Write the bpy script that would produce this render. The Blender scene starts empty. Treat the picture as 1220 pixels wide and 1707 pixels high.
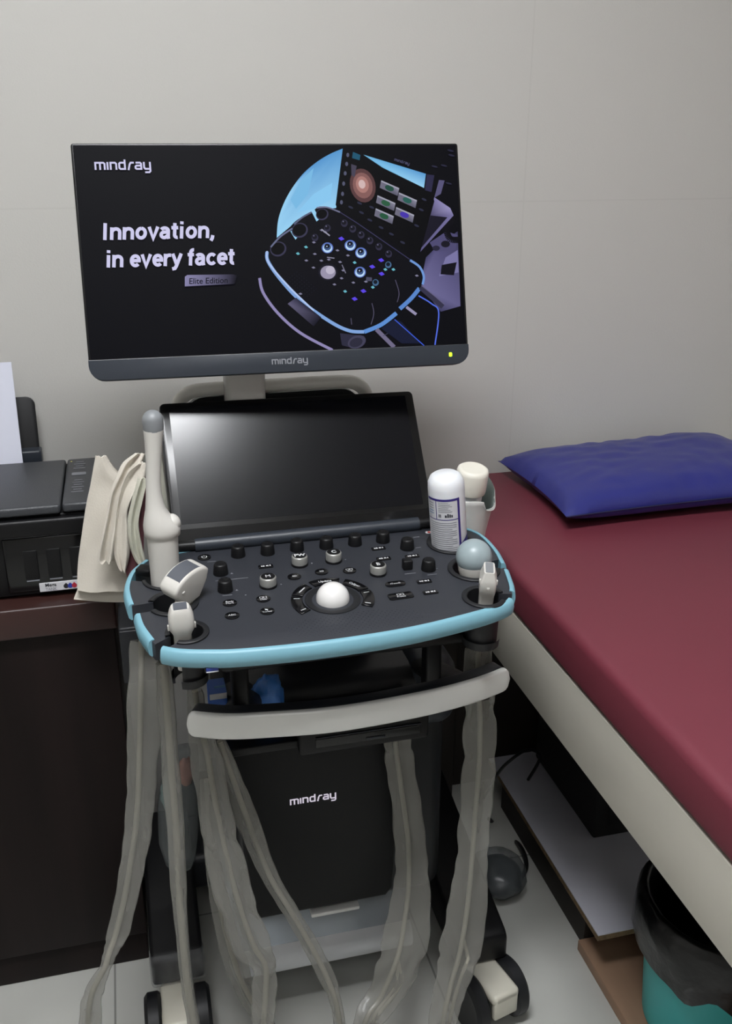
import bpy, bmesh, math, random
from mathutils import Vector, Matrix, noise
PI = math.pi
R = math.radians
random.seed(7)
S = bpy.context.scene
COL = S.collection

# ------------------------------------------------------------------ camera
FPX, CX, CY = 1583.0, 610.0, 853.5
PITCH, YAW = R(21.2), R(14.2)
CAM = Vector((0, 0, 1.5))
cd = bpy.data.cameras.new('camera')
cd.sensor_fit = 'VERTICAL'; cd.sensor_height = 24.0; cd.lens = 24.0 * FPX / 1707.0
cd.clip_start = 0.05
cam = bpy.data.objects.new('camera', cd); COL.objects.link(cam)
cam.location = CAM; cam.rotation_euler = (PI / 2 - PITCH, 0, -YAW)
S.camera = cam

# ------------------------------------------------------------------ view, world
S.view_settings.view_transform = 'Standard'
S.view_settings.look = 'None'
S.view_settings.gamma = 1.0
S.view_settings.use_curve_mapping = False
S.view_settings.exposure = 0.0
w = bpy.data.worlds.new('world'); S.world = w; w.use_nodes = True
w.node_tree.nodes['Background'].inputs[0].default_value = (0.8, 0.9, 1, 1)
w.node_tree.nodes['Background'].inputs[1].default_value = 0.0

# room size and lamps (ceiling panels that give off the light)
RX0, RX1, RY0, RY1, RZ = -1.75, 1.85, -1.7, 1.88, 2.72
LAMPS = [  # x, y, half width x, half depth y, strength
    (0.00, 0.46, 0.40, 0.15, 64.0),
    (-0.2, -0.85, 0.30, 0.30, 8.5),
]

# ------------------------------------------------------------------ view rays (metres from the photograph's own perspective)
FW = Vector((math.sin(YAW) * math.cos(PITCH), math.cos(YAW) * math.cos(PITCH), -math.sin(PITCH)))
RT = Vector((math.cos(YAW), -math.sin(YAW), 0))
UP = RT.cross(FW)
def ray(x, y): return FW + RT * ((x - CX) / FPX) - UP * ((y - CY) / FPX)
def P(x, y, Y):                      # the point of a wall-parallel plane at depth Y
    r = ray(x, y); return CAM + r * (Y / r.y)
def PZ(x, y, Z):                     # the point of a level surface at height Z
    r = ray(x, y); return CAM + r * ((Z - CAM.z) / r.z)
def HIT(x, y, o, n):
    r = ray(x, y); return CAM + r * ((o - CAM).dot(n) / r.dot(n))

# ------------------------------------------------------------------ materials
def lin(c):
    return tuple((v / 12.92 if v <= .04045 else ((v + .055) / 1.055) ** 2.4) for v in [k / 255 for k in c])
MATS = {}
def mat(name, rgb, rough=.5, metal=0, spec=.5, bump=0, bscale=200, mottle=0, mscale=8, coat=0, emit=None, alpha=None, trans=0, sheen=0, stretch=None, sss=0):
    if name in MATS: return MATS[name]
    m = bpy.data.materials.new(name); m.use_nodes = True
    nt = m.node_tree; b = nt.nodes['Principled BSDF']
    c = lin(rgb)
    b.inputs['Base Color'].default_value = (*c, 1)
    b.inputs['Roughness'].default_value = rough
    b.inputs['Metallic'].default_value = metal
    b.inputs['Specular IOR Level'].default_value = spec
    b.inputs['Coat Weight'].default_value = coat
    b.inputs['Sheen Weight'].default_value = sheen
    b.inputs['Transmission Weight'].default_value = trans
    if sss:
        b.inputs['Subsurface Weight'].default_value = sss
        b.inputs['Subsurface Radius'].default_value = (.01, .008, .006)
    tc = nt.nodes.new('ShaderNodeTexCoord')
    src = tc.outputs['Object']
    if stretch:
        mp = nt.nodes.new('ShaderNodeMapping'); mp.inputs['Scale'].default_value = stretch
        nt.links.new(src, mp.inputs[0]); src = mp.outputs[0]
    if bump:
        n = nt.nodes.new('ShaderNodeTexNoise'); n.inputs['Scale'].default_value = bscale; n.inputs['Detail'].default_value = 3
        nt.links.new(src, n.inputs['Vector'])
        bp = nt.nodes.new('ShaderNodeBump'); bp.inputs['Strength'].default_value = bump; bp.inputs['Distance'].default_value = .002
        nt.links.new(n.outputs[0], bp.inputs['Height']); nt.links.new(bp.outputs[0], b.inputs['Normal'])
    if mottle:
        n2 = nt.nodes.new('ShaderNodeTexNoise'); n2.inputs['Scale'].default_value = mscale; n2.inputs['Detail'].default_value = 5
        nt.links.new(src, n2.inputs['Vector'])
        rp = nt.nodes.new('ShaderNodeValToRGB')
        rp.color_ramp.elements[0].position = .3; rp.color_ramp.elements[1].position = .7
        rp.color_ramp.elements[0].color = (*[v * (1 - mottle) for v in c], 1)
        rp.color_ramp.elements[1].color = (*[min(1, v * (1 + mottle)) for v in c], 1)
        nt.links.new(n2.outputs[0], rp.inputs[0]); nt.links.new(rp.outputs[0], b.inputs['Base Color'])
    if emit:
        b.inputs['Emission Color'].default_value = (*lin(emit[0]), 1); b.inputs['Emission Strength'].default_value = emit[1]
    if alpha is not None:
        b.inputs['Alpha'].default_value = alpha
    MATS[name] = m
    return m

def film(name, rgb, a0, a1, rough=.3, scale=30, edge=.35, stretch=(1, 1, .35)):
    """thin clear plastic: part see-through, part milky in streaks, denser where the film is seen edge on"""
    m = mat(name, rgb, rough, spec=.6)
    nt = m.node_tree; b = nt.nodes['Principled BSDF']
    tc = nt.nodes.new('ShaderNodeTexCoord'); mp = nt.nodes.new('ShaderNodeMapping'); mp.inputs['Scale'].default_value = stretch
    nt.links.new(tc.outputs['Object'], mp.inputs[0])
    n = nt.nodes.new('ShaderNodeTexNoise'); n.inputs['Scale'].default_value = scale; n.inputs['Detail'].default_value = 5; n.inputs['Roughness'].default_value = .6
    nt.links.new(mp.outputs[0], n.inputs['Vector'])
    mr = nt.nodes.new('ShaderNodeMapRange'); mr.inputs[1].default_value = .35; mr.inputs[2].default_value = .68
    mr.inputs[3].default_value = a0; mr.inputs[4].default_value = a1
    nt.links.new(n.outputs[0], mr.inputs[0])
    lw = nt.nodes.new('ShaderNodeLayerWeight'); lw.inputs[0].default_value = .35
    ml = nt.nodes.new('ShaderNodeMath'); ml.operation = 'MULTIPLY_ADD'; ml.use_clamp = True
    nt.links.new(lw.outputs['Facing'], ml.inputs[0]); ml.inputs[1].default_value = edge; nt.links.new(mr.outputs[0], ml.inputs[2])
    nt.links.new(ml.outputs[0], b.inputs['Alpha'])
    bp = nt.nodes.new('ShaderNodeBump'); bp.inputs['Strength'].default_value = .3; bp.inputs['Distance'].default_value = .004
    nt.links.new(n.outputs[0], bp.inputs['Height']); nt.links.new(bp.outputs[0], b.inputs['Normal'])
    return m

M = dict(
    black=mat('black_plastic', (13, 13, 15), .45, spec=.35, bump=.08, bscale=600),
    blackgloss=mat('gloss_black_plastic', (13, 13, 15), .16),
    deck=mat('charcoal_deck', (47, 49, 55), .45, bump=.10, bscale=900),
    holder=mat('holder_rubber', (22, 23, 26), .5),
    slate=mat('slate_plastic', (43, 48, 56), .4, bump=.06, bscale=700),
    darkslate=mat('dark_slate_plastic', (22, 24, 29), .45, bump=.06, bscale=700),
    cover=mat('cover_plastic', (12, 13, 15), .55, spec=.35, bump=.12, bscale=500),
    blue=mat('blue_bumper', (122, 172, 188), .42),
    bezel=mat('bezel_black', (9, 9, 11), .3),
    glass=mat('touch_glass', (7, 8, 14), .2, spec=.42),
    silver=mat('silver_metal_paint', (222, 222, 219), .30, metal=.15, bump=.05, bscale=900),
    step=mat('base_silver', (205, 207, 210), .28, metal=.2),
    steptop=mat('base_gloss_slate', (176, 184, 192), .24, metal=.6),
    knobmetal=mat('dial_metal', (176, 176, 172), .35, metal=.6),
    neck=mat('neck_grey', (180, 178, 174), .35, metal=.25),
    whiteplas=mat('offwhite_plastic', (232, 230, 224), .38, spec=.5),
    cream=mat('cream_plastic', (208, 204, 190), .4),
    probe=mat('probe_grey', (204, 201, 195), .4),
    lens=mat('probe_lens_grey', (128, 131, 134), .42),
    lensdark=mat('probe_lens_slate', (84, 87, 94), .45),
    ball=mat('probe_dome', (150, 164, 168), .35),
    print=mat('white_print', (205, 206, 208), .5),
    litprint=mat('backlit_print', (225, 220, 232), .5, emit=((225, 215, 235), .55)),
    printdim=mat('grey_print', (126, 128, 134), .5),
    trackball=mat('trackball_white', (226, 224, 222), .18, coat=.5),
    bottle=mat('bottle_white', (226, 228, 232), .35, sss=.2),
    bottlewarm=mat('bottle_cap_cream', (226, 222, 210), .4),
    purple=mat('label_purple', (52, 40, 118), .45),
    labelwhite=mat('label_white', (206, 206, 210), .5),
    labeltext=mat('label_text', (132, 134, 142), .5),
    labelblue=mat('label_text_blue', (92, 138, 178), .5),
    labelink=mat('label_ink', (40, 42, 50), .5),
    red=mat('badge_red', (186, 60, 52), .5),
    cloth=mat('cream_cotton', (210, 203, 191), .9, bump=.35, bscale=420, mottle=.07, mscale=14, sheen=.2),
    clothgreen=mat('pale_green_cotton', (193, 192, 176), .9, bump=.3, bscale=420, mottle=.08, mscale=16, sheen=.2),
    maroon=mat('maroon_cotton', (104, 62, 68), .9, bump=.3, bscale=300),
    navy=mat('navy_cotton', (44, 48, 78), .9),
    wood=mat('dark_brown_wood', (25, 17, 16), .5, spec=.2, mottle=.35, mscale=5, stretch=(3, 3, .25), bump=.05, bscale=60),
    woodtop=mat('red_brown_wood', (52, 30, 27), .4, mottle=.25, mscale=6, stretch=(.3, 3, 3)),
    printer=mat('printer_black', (15, 15, 17), .42, spec=.3),
    printerlid=mat('printer_lid_grain', (54, 56, 60), .42, bump=.25, bscale=500),
    paper=mat('copy_paper', (220, 222, 236), .7),
    vinyl=mat('maroon_vinyl', (112, 46, 59), .55, bump=.08, bscale=900, mottle=.03, mscale=5),
    pillow=mat('blue_vinyl', (45, 49, 124), .36, bump=.10, bscale=160, mottle=.06, mscale=10),
    seam=mat('pillow_seam', (26, 28, 72), .5),
    ply=mat('pale_painted_plywood', (188, 184, 173), .55, mottle=.10, mscale=5, stretch=(1, .35, 1), bump=.06, bscale=60),
    laminate=mat('white_laminate', (196, 195, 205), .4),
    chip=mat('chipboard_edge', (112, 92, 66), .9, bump=.6, bscale=300, mottle=.3, mscale=120),
    planktop=mat('brown_board', (150, 120, 98), .6, mottle=.15, mscale=5, stretch=(2, .3, 2)),
    darkwood=mat('dark_board', (40, 34, 30), .7),
    matteblack=mat('matte_black', (15, 15, 17), .75),
    cablegrey=mat('cable_beige', (168, 164, 150), .5),
    cableblack=mat('cable_black', (14, 14, 15), .4),
    tealbin=mat('teal_plastic', (64, 178, 178), .4),
    bag=mat('black_bin_bag', (15, 15, 17), .28, bump=.9, bscale=45),
    tyre=mat('tyre_black', (24, 25, 28), .5),
    bluebox=mat('blue_carton', (42, 92, 176), .5),
    bluebag=mat('blue_plastic_bag', (58, 118, 196), .28, bump=.5, bscale=40),
    salmon=mat('salmon_cloth', (186, 140, 128), .8),
    mint=mat('mint_sheet', (150, 176, 172), .6),
    usb=mat('usb_blue', (44, 62, 140), .4),
    green_led=mat('green_led', (150, 220, 20), .4, emit=((190, 255, 40), 2.2)),
    inkblue=mat('ink_blue', (40, 60, 160), .5), inkred=mat('ink_red', (176, 40, 60), .5), inkyellow=mat('ink_yellow', (214, 206, 110), .5),
    inkblack=mat('ink_black', (30, 30, 34), .5),
    cupplastic=mat('cup_plastic', (206, 206, 202), .35, sss=.2),
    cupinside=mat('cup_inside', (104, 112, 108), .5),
    frame=mat('lamp_frame', (225, 225, 225), .4),
    lamp=mat('lamp_diffuser', (255, 255, 255), .5),
)
M['sleeve'] = film('clear_sleeve_film', (142, 141, 135), .36, .48, .3, 18)
M['sleevethin'] = film('clear_wrap_film', (170, 172, 174), .04, .2, .2, 40)
M['pouchfilm'] = film('clear_pouch_film', (112, 118, 120), .2, .45, .22, 30)

# ------------------------------------------------------------------ mesh helpers
WLOC = {}
class MB:
    def __init__(s): s.bm = bmesh.new(); s.mats = []
    def mi(s, m):
        if m not in s.mats: s.mats.append(m)
        return s.mats.index(m)
    def _fin(s, faces, m):
        i = s.mi(m)
        for f in faces: f.material_index = i
    def box(s, c, size, m, bev=0, T=None, seg=3, rot=None):
        mt = Matrix.Translation(Vector(c))
        if rot is not None: mt = mt @ rot
        mt = mt @ Matrix.Diagonal((*size, 1))
        if T is not None: mt = T @ mt
        g = bmesh.new()
        bmesh.ops.create_cube(g, size=1, matrix=mt)
        if bev: bmesh.ops.bevel(g, geom=g.edges[:], offset=bev, segments=seg, profile=.5, affect='EDGES')
        return s.merge(g, m)
    def merge(s, g, m=None, T=None):
        g.verts.ensure_lookup_table(); g.verts.index_update()
        vs = [s.bm.verts.new(T @ v.co if T is not None else v.co) for v in g.verts]
        fs = []
        for f in g.faces:
            try: fs.append(s.bm.faces.new([vs[v.index] for v in f.verts]))
            except ValueError: pass
        g.free()
        if m is not None: s._fin(fs, m)
        return fs
    def prism(s, pts, w0, w1, m, T=None, bev=0, seg=2):
        """outline (u, v) raised from w0 to w1; bevel on the top rim"""
        g = bmesh.new()
        a = [g.verts.new((p[0], p[1], w0)) for p in pts]; b = [g.verts.new((p[0], p[1], w1)) for p in pts]
        n = len(pts)
        for i in range(n): g.faces.new((a[i], a[(i + 1) % n], b[(i + 1) % n], b[i]))
        top = g.faces.new(b); g.faces.new(a[::-1])
        bmesh.ops.recalc_face_normals(g, faces=g.faces[:])
        if bev: bmesh.ops.bevel(g, geom=list(top.edges), offset=bev, segments=seg, profile=.5, affect='EDGES')
        return s.merge(g, m, T)
    def lathe(s, prof, m, T=None, n=32, a0=0, a1=2 * PI, sx=1, sy=1, mats=None):
        full = abs(a1 - a0 - 2 * PI) < 1e-6
        rings = []
        k = n if full else n + 1
        for r, z in prof:
            if r < 1e-6:
                co = Vector((0, 0, z)); rings.append([s.bm.verts.new(T @ co if T is not None else co)])
            else:
                ring = []
                for i in range(k):
                    a = a0 + (a1 - a0) * i / n
                    co = Vector((r * sx * math.cos(a), r * sy * math.sin(a), z))
                    ring.append(s.bm.verts.new(T @ co if T is not None else co))
                rings.append(ring)
        for j in range(len(rings) - 1):
            A, B = rings[j], rings[j + 1]; fs = []
            for i in range(n):
                i2 = (i + 1) % k
                if len(A) == 1 and len(B) == 1: continue
                if len(A) == 1: fs.append(s.bm.faces.new((A[0], B[i2], B[i])))
                elif len(B) == 1: fs.append(s.bm.faces.new((A[i], A[i2], B[0])))
                else: fs.append(s.bm.faces.new((A[i], A[i2], B[i2], B[i])))
            s._fin(fs, mats[j] if mats else m)
    def tube(s, pts, rad, m, n=12, flat=None, side=None, cap=True):
        """sweep; rad number/list = half width, flat = half thickness number/list (None: round), side = direction of the width"""
        pts = [Vector(p) for p in pts]; k = len(pts)
        rad = rad if isinstance(rad, (list, tuple)) else [rad] * k
        fl = rad if flat is None else (flat if isinstance(flat, (list, tuple)) else [flat] * k)
        rings = []; prev = None
        for i, p in enumerate(pts):
            t = (pts[min(i + 1, k - 1)] - pts[max(i - 1, 0)]).normalized()
            if side is not None: sd = Vector(side)
            elif prev is None: sd = Vector((1, 0, 0)) if abs(t.x) < .8 else Vector((0, 1, 0))
            else: sd = prev
            sd = (sd - t * sd.dot(t)).normalized(); prev = sd; up = t.cross(sd)
            rings.append([s.bm.verts.new(p + sd * (rad[i] * math.cos(a)) + up * (fl[i] * math.sin(a))) for a in [2 * PI * j / n for j in range(n)]])
        fs = []
        for A, B in zip(rings, rings[1:]):
            for j in range(n): fs.append(s.bm.faces.new((A[j], A[(j + 1) % n], B[(j + 1) % n], B[j])))
        if cap: fs += [s.bm.faces.new(rings[0][::-1]), s.bm.faces.new(rings[-1])]
        s._fin(fs, m)
    def sweep(s, path, prof, m, nrm, upv):
        """open path of points with a closed profile (offset along the side normal, offset along upv)"""
        rings = []
        for p, nn in zip(path, nrm): rings.append([s.bm.verts.new(p + nn * a + upv * b) for a, b in prof])
        k = len(prof); fs = []
        for A, B in zip(rings, rings[1:]):
            for j in range(k): fs.append(s.bm.faces.new((A[j], A[(j + 1) % k], B[(j + 1) % k], B[j])))
        fs += [s.bm.faces.new(rings[0][::-1]), s.bm.faces.new(rings[-1])]
        s._fin(fs, m)
    def grid(s, rows, m, close=False):
        vs = [[s.bm.verts.new(p) for p in r] for r in rows]; fs = []
        for A, B in zip(vs, vs[1:]):
            for i in range(len(A) - (0 if close else 1)):
                j = (i + 1) % len(A); fs.append(s.bm.faces.new((A[i], A[j], B[j], B[i])))
        s._fin(fs, m); return vs
    def sphere(s, c, r, m, u=24, v=16, T=None, scale=(1, 1, 1)):
        g = bmesh.new(); bmesh.ops.create_uvsphere(g, u_segments=u, v_segments=v, radius=r, matrix=Matrix.Translation(Vector(c)) @ Matrix.Diagonal((*scale, 1)))
        s.merge(g, m, T)
    def poly(s, pts, m):
        f = s.bm.faces.new([s.bm.verts.new(p) for p in pts]); s._fin([f], m)
    def text(s, txt, m, T, size, bold=0, shear=0, align='CENTER', sx=1):
        cu = bpy.data.curves.new('txt', 'FONT'); cu.body = txt; cu.size = size; cu.align_x = align; cu.align_y = 'CENTER'
        cu.offset = bold * size; cu.shear = shear; cu.resolution_u = 3
        ob = bpy.data.objects.new('txt', cu); COL.objects.link(ob)
        me = bpy.data.meshes.new_from_object(ob.evaluated_get(bpy.context.evaluated_depsgraph_get()))
        g = bmesh.new(); g.from_mesh(me)
        if sx != 1: bmesh.ops.scale(g, vec=(sx, 1, 1), verts=g.verts[:])
        fs = s.merge(g, m, T)
        bpy.data.objects.remove(ob); bpy.data.curves.remove(cu); bpy.data.meshes.remove(me)
        return fs
    def strokes(s, lines, wd, m, T):
        for ln in lines:
            ln = [Vector((p[0], p[1])) for p in ln]; L = []; Rr = []
            for i, p in enumerate(ln):
                d0 = (p - ln[i - 1]).normalized() if i else (ln[1] - p).normalized()
                d1 = (ln[i + 1] - p).normalized() if i < len(ln) - 1 else d0
                n0 = Vector((-d0.y, d0.x)); n1 = Vector((-d1.y, d1.x)); mm = (n0 + n1).normalized()
                k = wd / 2 / max(.5, mm.dot(n0)); L.append(p + mm * k); Rr.append(p - mm * k)
            for i in range(len(ln) - 1):
                q = [L[i], L[i + 1], Rr[i + 1], Rr[i]][::-1]
                s.poly([T @ Vector((v.x, v.y, 0)) for v in q], m)
    def build(s, name, parent=None, smooth=40, recalc=True, loc=None):
        me = bpy.data.meshes.new(name)
        if recalc: bmesh.ops.recalc_face_normals(s.bm, faces=s.bm.faces[:])
        for f in s.bm.faces: f.smooth = bool(smooth)
        s.bm.to_mesh(me); s.bm.free()
        for m in s.mats: me.materials.append(m)
        if smooth: me.set_sharp_from_angle(angle=R(smooth))
        return link(name, me, parent, loc)
def link(name, me, parent=None, loc=None):
    cs = [v.co for v in me.vertices]
    if loc is None:
        lo = Vector([min(c[i] for c in cs) for i in range(3)]); hi = Vector([max(c[i] for c in cs) for i in range(3)])
        loc = (lo + hi) / 2
        if parent is None: loc.z = lo.z
    me.transform(Matrix.Translation(-Vector(loc)))
    ob = bpy.data.objects.new(name, me); COL.objects.link(ob)
    WLOC[ob.name] = Vector(loc)
    if parent is not None:
        ob.parent = parent; ob.location = Vector(loc) - WLOC[parent.name]
    else: ob.location = loc
    return ob
def tag(o, label=None, cat=None, group=None, kind=None):
    if label: o['label'] = label
    if cat: o['category'] = cat
    if group: o['group'] = group
    if kind: o['kind'] = kind
    return o
def thing(name, label, cat, loc, group=None):
    o = bpy.data.objects.new(name, None); COL.objects.link(o); o.location = loc; o.empty_display_size = .05
    WLOC[o.name] = Vector(loc); return tag(o, label, cat, group)
def copy_part(src, wl, parent):
    c = src.copy(); COL.objects.link(c); c.parent = parent; c.location = Vector(wl) - WLOC[parent.name]
    WLOC[c.name] = Vector(wl); return c
def frame(o, x, y, z):
    x, y, z = Vector(x).normalized(), Vector(y).normalized(), Vector(z).normalized()
    return Matrix(((x.x, y.x, z.x, o[0]), (x.y, y.y, z.y, o[1]), (x.z, y.z, z.z, o[2]), (0, 0, 0, 1)))
def rrect(w_, h_, r, n=5, cx=0, cy=0):
    rs = r if isinstance(r, (list, tuple)) else [r] * 4
    o = []
    for (sx, sy, a), rr in zip(((1, 1, 0), (-1, 1, 90), (-1, -1, 180), (1, -1, 270)), rs):
        for i in range(n + 1):
            t = R(a + 90 * i / n); o.append((cx + sx * (w_ / 2 - rr) + rr * math.cos(t), cy + sy * (h_ / 2 - rr) + rr * math.sin(t)))
    return o
def catmull(pts, k=6, closed=False):
    pts = [Vector(p) for p in pts]; n = len(pts); o = []
    for i in range(n if closed else n - 1):
        if closed: a, b, c, d = pts[(i - 1) % n], pts[i], pts[(i + 1) % n], pts[(i + 2) % n]
        else: a, b, c, d = pts[max(i - 1, 0)], pts[i], pts[i + 1], pts[min(i + 2, n - 1)]
        for j in range(k):
            t = j / k
            o.append(.5 * ((2 * b) + (c - a) * t + (2 * a - 5 * b + 4 * c - d) * t * t + (3 * b - a - 3 * c + d) * t ** 3))
    if not closed: o.append(pts[-1])
    return o
def lerp_list(vals, k):
    o = []
    for a, b in zip(vals, vals[1:]): o += [a + (b - a) * j / k for j in range(k)]
    return o + [vals[-1]]

# bold upright lettering drawn with strokes (cap height 1)
def bez(*p): return [(v.x, v.y) for v in catmull([(*q, 0) for q in p], 4)]
def ell(cx, cy, rx, ry, a0, a1, n=12): return [(cx + rx * math.cos(R(a0 + (a1 - a0) * i / n)), cy + ry * math.sin(R(a0 + (a1 - a0) * i / n))) for i in range(n + 1)]
GLY = {
    'I': (.36, [[(.12, 0), (.12, 1)]]), ' ': (.28, []),
    'n': (.66, [[(.11, 0), (.11, .74)], ell(.32, .44, .205, .21, 165, 0, 8) + [(.525, 0)]]),
    'o': (.68, [ell(.33, .37, .215, .285, 90, 450, 20)]),
    'v': (.60, [[(.06, .74), (.29, .04), (.52, .74)]]),
    'a': (.62, [ell(.28, .47, .20, .185, 150, 0, 8) + [(.48, .12), (.51, 0)], [(.48, .42), (.30, .41)] + ell(.27, .245, .165, .165, 80, 290, 10) + [(.44, .18), (.48, .26)]]),
    't': (.44, [[(.20, .94), (.20, .24)] + ell(.33, .22, .13, .14, 180, 285, 6), [(.02, .66), (.38, .66)]]),
    'i': (.32, [[(.13, 0), (.13, .74)], [(.13, .86), (.13, 1.03)]]),
    ',': (.34, [[(.15, .17), (.13, .0), (.06, -.16)]]),
    'e': (.63, [[(.12, .37), (.53, .37)] + ell(.325, .40, .205, .255, 0, 180, 10) + ell(.335, .37, .215, .29, 180, 315, 10)]),
    'r': (.45, [[(.11, 0), (.11, .74)], ell(.33, .42, .215, .235, 170, 80, 6) + [(.42, .65)]]),
    'y': (.59, [[(.06, .74), (.30, .06)], [(.53, .74), (.28, .0), (.20, -.15), (.05, -.18)]]),
    'f': (.42, [[(.19, 0), (.19, .76)] + ell(.33, .78, .14, .165, 180, 75, 6), [(.02, .66), (.37, .66)]]),
    'c': (.60, [ell(.33, .37, .215, .285, 40, 320, 16)]),
}
def headline(mb, m, txt, T, h, shear, wd=.205, sx=.98):
    x = 0; tot = sum(GLY[c][0] for c in txt)
    for c in txt:
        a, ls = GLY[c]
        mb.strokes([[((x - tot / 2 + p[0] + shear * (p[1] - .4)) * h * sx, (p[1] - .4) * h) for p in l] for l in ls], wd * h, m, T); x += a

# the maker's word mark, drawn with strokes: x-height 1
def logo(mb, m, T, h):
    L = []
    def add(x0, *ls):
        for l in ls: L.append([(x0 + a, b) for a, b in l])
    add(0, [(.0, 0), (.0, .98), (1.12, .98), (1.27, .84), (1.27, 0)], [(.635, 0), (.635, .95)])
    add(1.68, [(0, 0), (0, 1.08)])
    add(2.1, [(0, 0), (0, .98), (.62, .98), (.78, .84), (.78, 0)])
    add(3.3, [(.78, 1.42), (.78, .11), (.15, .11), (0, .25), (0, .85), (.15, .98), (.7, .98)])
    add(4.55, [(0, -.05), (.2, .75), (.36, .98), (.8, .98)])
    add(5.55, [(.05, .98), (.66, .98), (.8, .85), (.8, .11), (.15, .11), (0, .22), (0, .45), (.15, .57), (.75, .57)])
    add(6.75, [(0, 1.08), (0, .3), (.15, .11), (.8, .11)], [(.85, 1.08), (.85, -.2), (.7, -.36), (.1, -.36)])
    L = [[((x - 3.8) * h, (y - .5) * h) for x, y in l] for l in L]
    mb.strokes(L, .25 * h, m, T)
LOGO_W = 7.85

# ================================================================== SETTING
def struct(name, mb, smooth=0):
    return tag(mb.build(name, None, smooth), kind='structure')
def wall_mat():
    m = mat('wall_paper', (200, 198, 193), .55, bump=.12, bscale=350, spec=.3)
    nt = m.node_tree; b = nt.nodes['Principled BSDF']
    g = nt.nodes.new('ShaderNodeNewGeometry'); sp = nt.nodes.new('ShaderNodeSeparateXYZ'); nt.links.new(g.outputs['Position'], sp.inputs[0])
    def near(sock, v, wd):
        a = nt.nodes.new('ShaderNodeMath'); a.operation = 'SUBTRACT'; nt.links.new(sock, a.inputs[0]); a.inputs[1].default_value = v
        b_ = nt.nodes.new('ShaderNodeMath'); b_.operation = 'ABSOLUTE'; nt.links.new(a.outputs[0], b_.inputs[0])
        c = nt.nodes.new('ShaderNodeMapRange'); nt.links.new(b_.outputs[0], c.inputs[0]); c.inputs[1].default_value = wd; c.inputs[2].default_value = wd * 2
        c.inputs[3].default_value = 1; c.inputs[4].default_value = 0; return c.outputs[0]
    s1 = near(sp.outputs['Z'], 1.391, .0010); s2 = near(sp.outputs['X'], .805, .0010)
    mx = nt.nodes.new('ShaderNodeMath'); mx.operation = 'MAXIMUM'; nt.links.new(s1, mx.inputs[0]); nt.links.new(s2, mx.inputs[1])
    mu = nt.nodes.new('ShaderNodeMath'); mu.operation = 'MULTIPLY'; nt.links.new(mx.outputs[0], mu.inputs[0]); mu.inputs[1].default_value = .07
    mix = nt.nodes.new('ShaderNodeMixRGB'); mix.inputs[1].default_value = b.inputs['Base Color'].default_value; mix.inputs[2].default_value = (.2, .19, .17, 1)
    nt.links.new(mu.outputs[0], mix.inputs[0]); nt.links.new(mix.outputs[0], b.inputs['Base Color'])
    return m
WALL = wall_mat()
def floor_mat():
    m = mat('floor_tile', (176, 176, 172), .22, spec=.5)
    nt = m.node_tree; b = nt.nodes['Principled BSDF']
    g = nt.nodes.new('ShaderNodeNewGeometry')
    mp = nt.nodes.new('ShaderNodeMapping'); nt.links.new(g.outputs['Position'], mp.inputs[0]); mp.inputs['Location'].default_value = (.13, .22, 0)
    br = nt.nodes.new('ShaderNodeTexBrick'); nt.links.new(mp.outputs[0], br.inputs['Vector'])
    br.offset = 0; br.inputs['Scale'].default_value = 1; br.inputs['Brick Width'].default_value = .6; br.inputs['Row Height'].default_value = .6
    br.inputs['Mortar Size'].default_value = .002
    c = lin((204, 204, 198)); br.inputs['Color1'].default_value = (*c, 1); br.inputs['Color2'].default_value = (*[v * .97 for v in c], 1); br.inputs['Mortar'].default_value = (*[v * .5 for v in c], 1)
    n = nt.nodes.new('ShaderNodeTexNoise'); n.inputs['Scale'].default_value = 6; nt.links.new(g.outputs['Position'], n.inputs['Vector'])
    mx = nt.nodes.new('ShaderNodeMixRGB'); mx.blend_type = 'MULTIPLY'; mx.inputs[0].default_value = .25
    nt.links.new(br.outputs[0], mx.inputs[1]); nt.links.new(n.outputs[0], mx.inputs[2]); nt.links.new(mx.outputs[0], b.inputs['Base Color'])
    return m
FLOOR = floor_mat()
CEIL = mat('ceiling_paint', (214, 212, 206), .8)
def slab(name, c, size, m):
    b = MB(); b.box(c, size, m); struct(name, b)
cxm, cym = (RX0 + RX1) / 2, (RY0 + RY1) / 2
slab('floor', (cxm, cym, -.05), (RX1 - RX0 + .2, RY1 - RY0 + .2, .1), FLOOR)
slab('ceiling', (cxm, cym, RZ + .05), (RX1 - RX0 + .2, RY1 - RY0 + .2, .1), CEIL)
slab('wall_back', (cxm, RY1 + .05, RZ / 2), (RX1 - RX0 + .2, .1, RZ), WALL)
slab('wall_front', (cxm, RY0 - .05, RZ / 2), (RX1 - RX0 + .2, .1, RZ), WALL)
slab('wall_left', (RX0 - .05, cym, RZ / 2), (.1, RY1 - RY0, RZ), WALL)
slab('wall_right', (RX1 + .05, cym, RZ / 2), (.1, RY1 - RY0, RZ), WALL)
for i, (x, y, hx, hy, st) in enumerate(LAMPS):
    t = thing('ceiling_light', ['white ceiling light panel above the ultrasound machine', 'white ceiling light panel behind the camera'][i], 'ceiling light', (x, y, RZ - .03))
    b = MB(); th = .02
    for sx in (-1, 1): b.box((x + sx * (hx + th / 2), y, RZ - .015), (th, 2 * hy + 2 * th, .03), M['frame'], .003)
    for sy in (-1, 1): b.box((x, y + sy * (hy + th / 2), RZ - .015), (2 * hx, th, .03), M['frame'], .003)
    b.build('frame', t)
    m = mat('lamp_glow_%d' % i, (255, 255, 255), .5, emit=((250, 252, 255), st))
    b = MB(); b.box((x, y, RZ - .012), (2 * hx, 2 * hy, .012), m); b.build('diffuser', t, 0)

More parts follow.
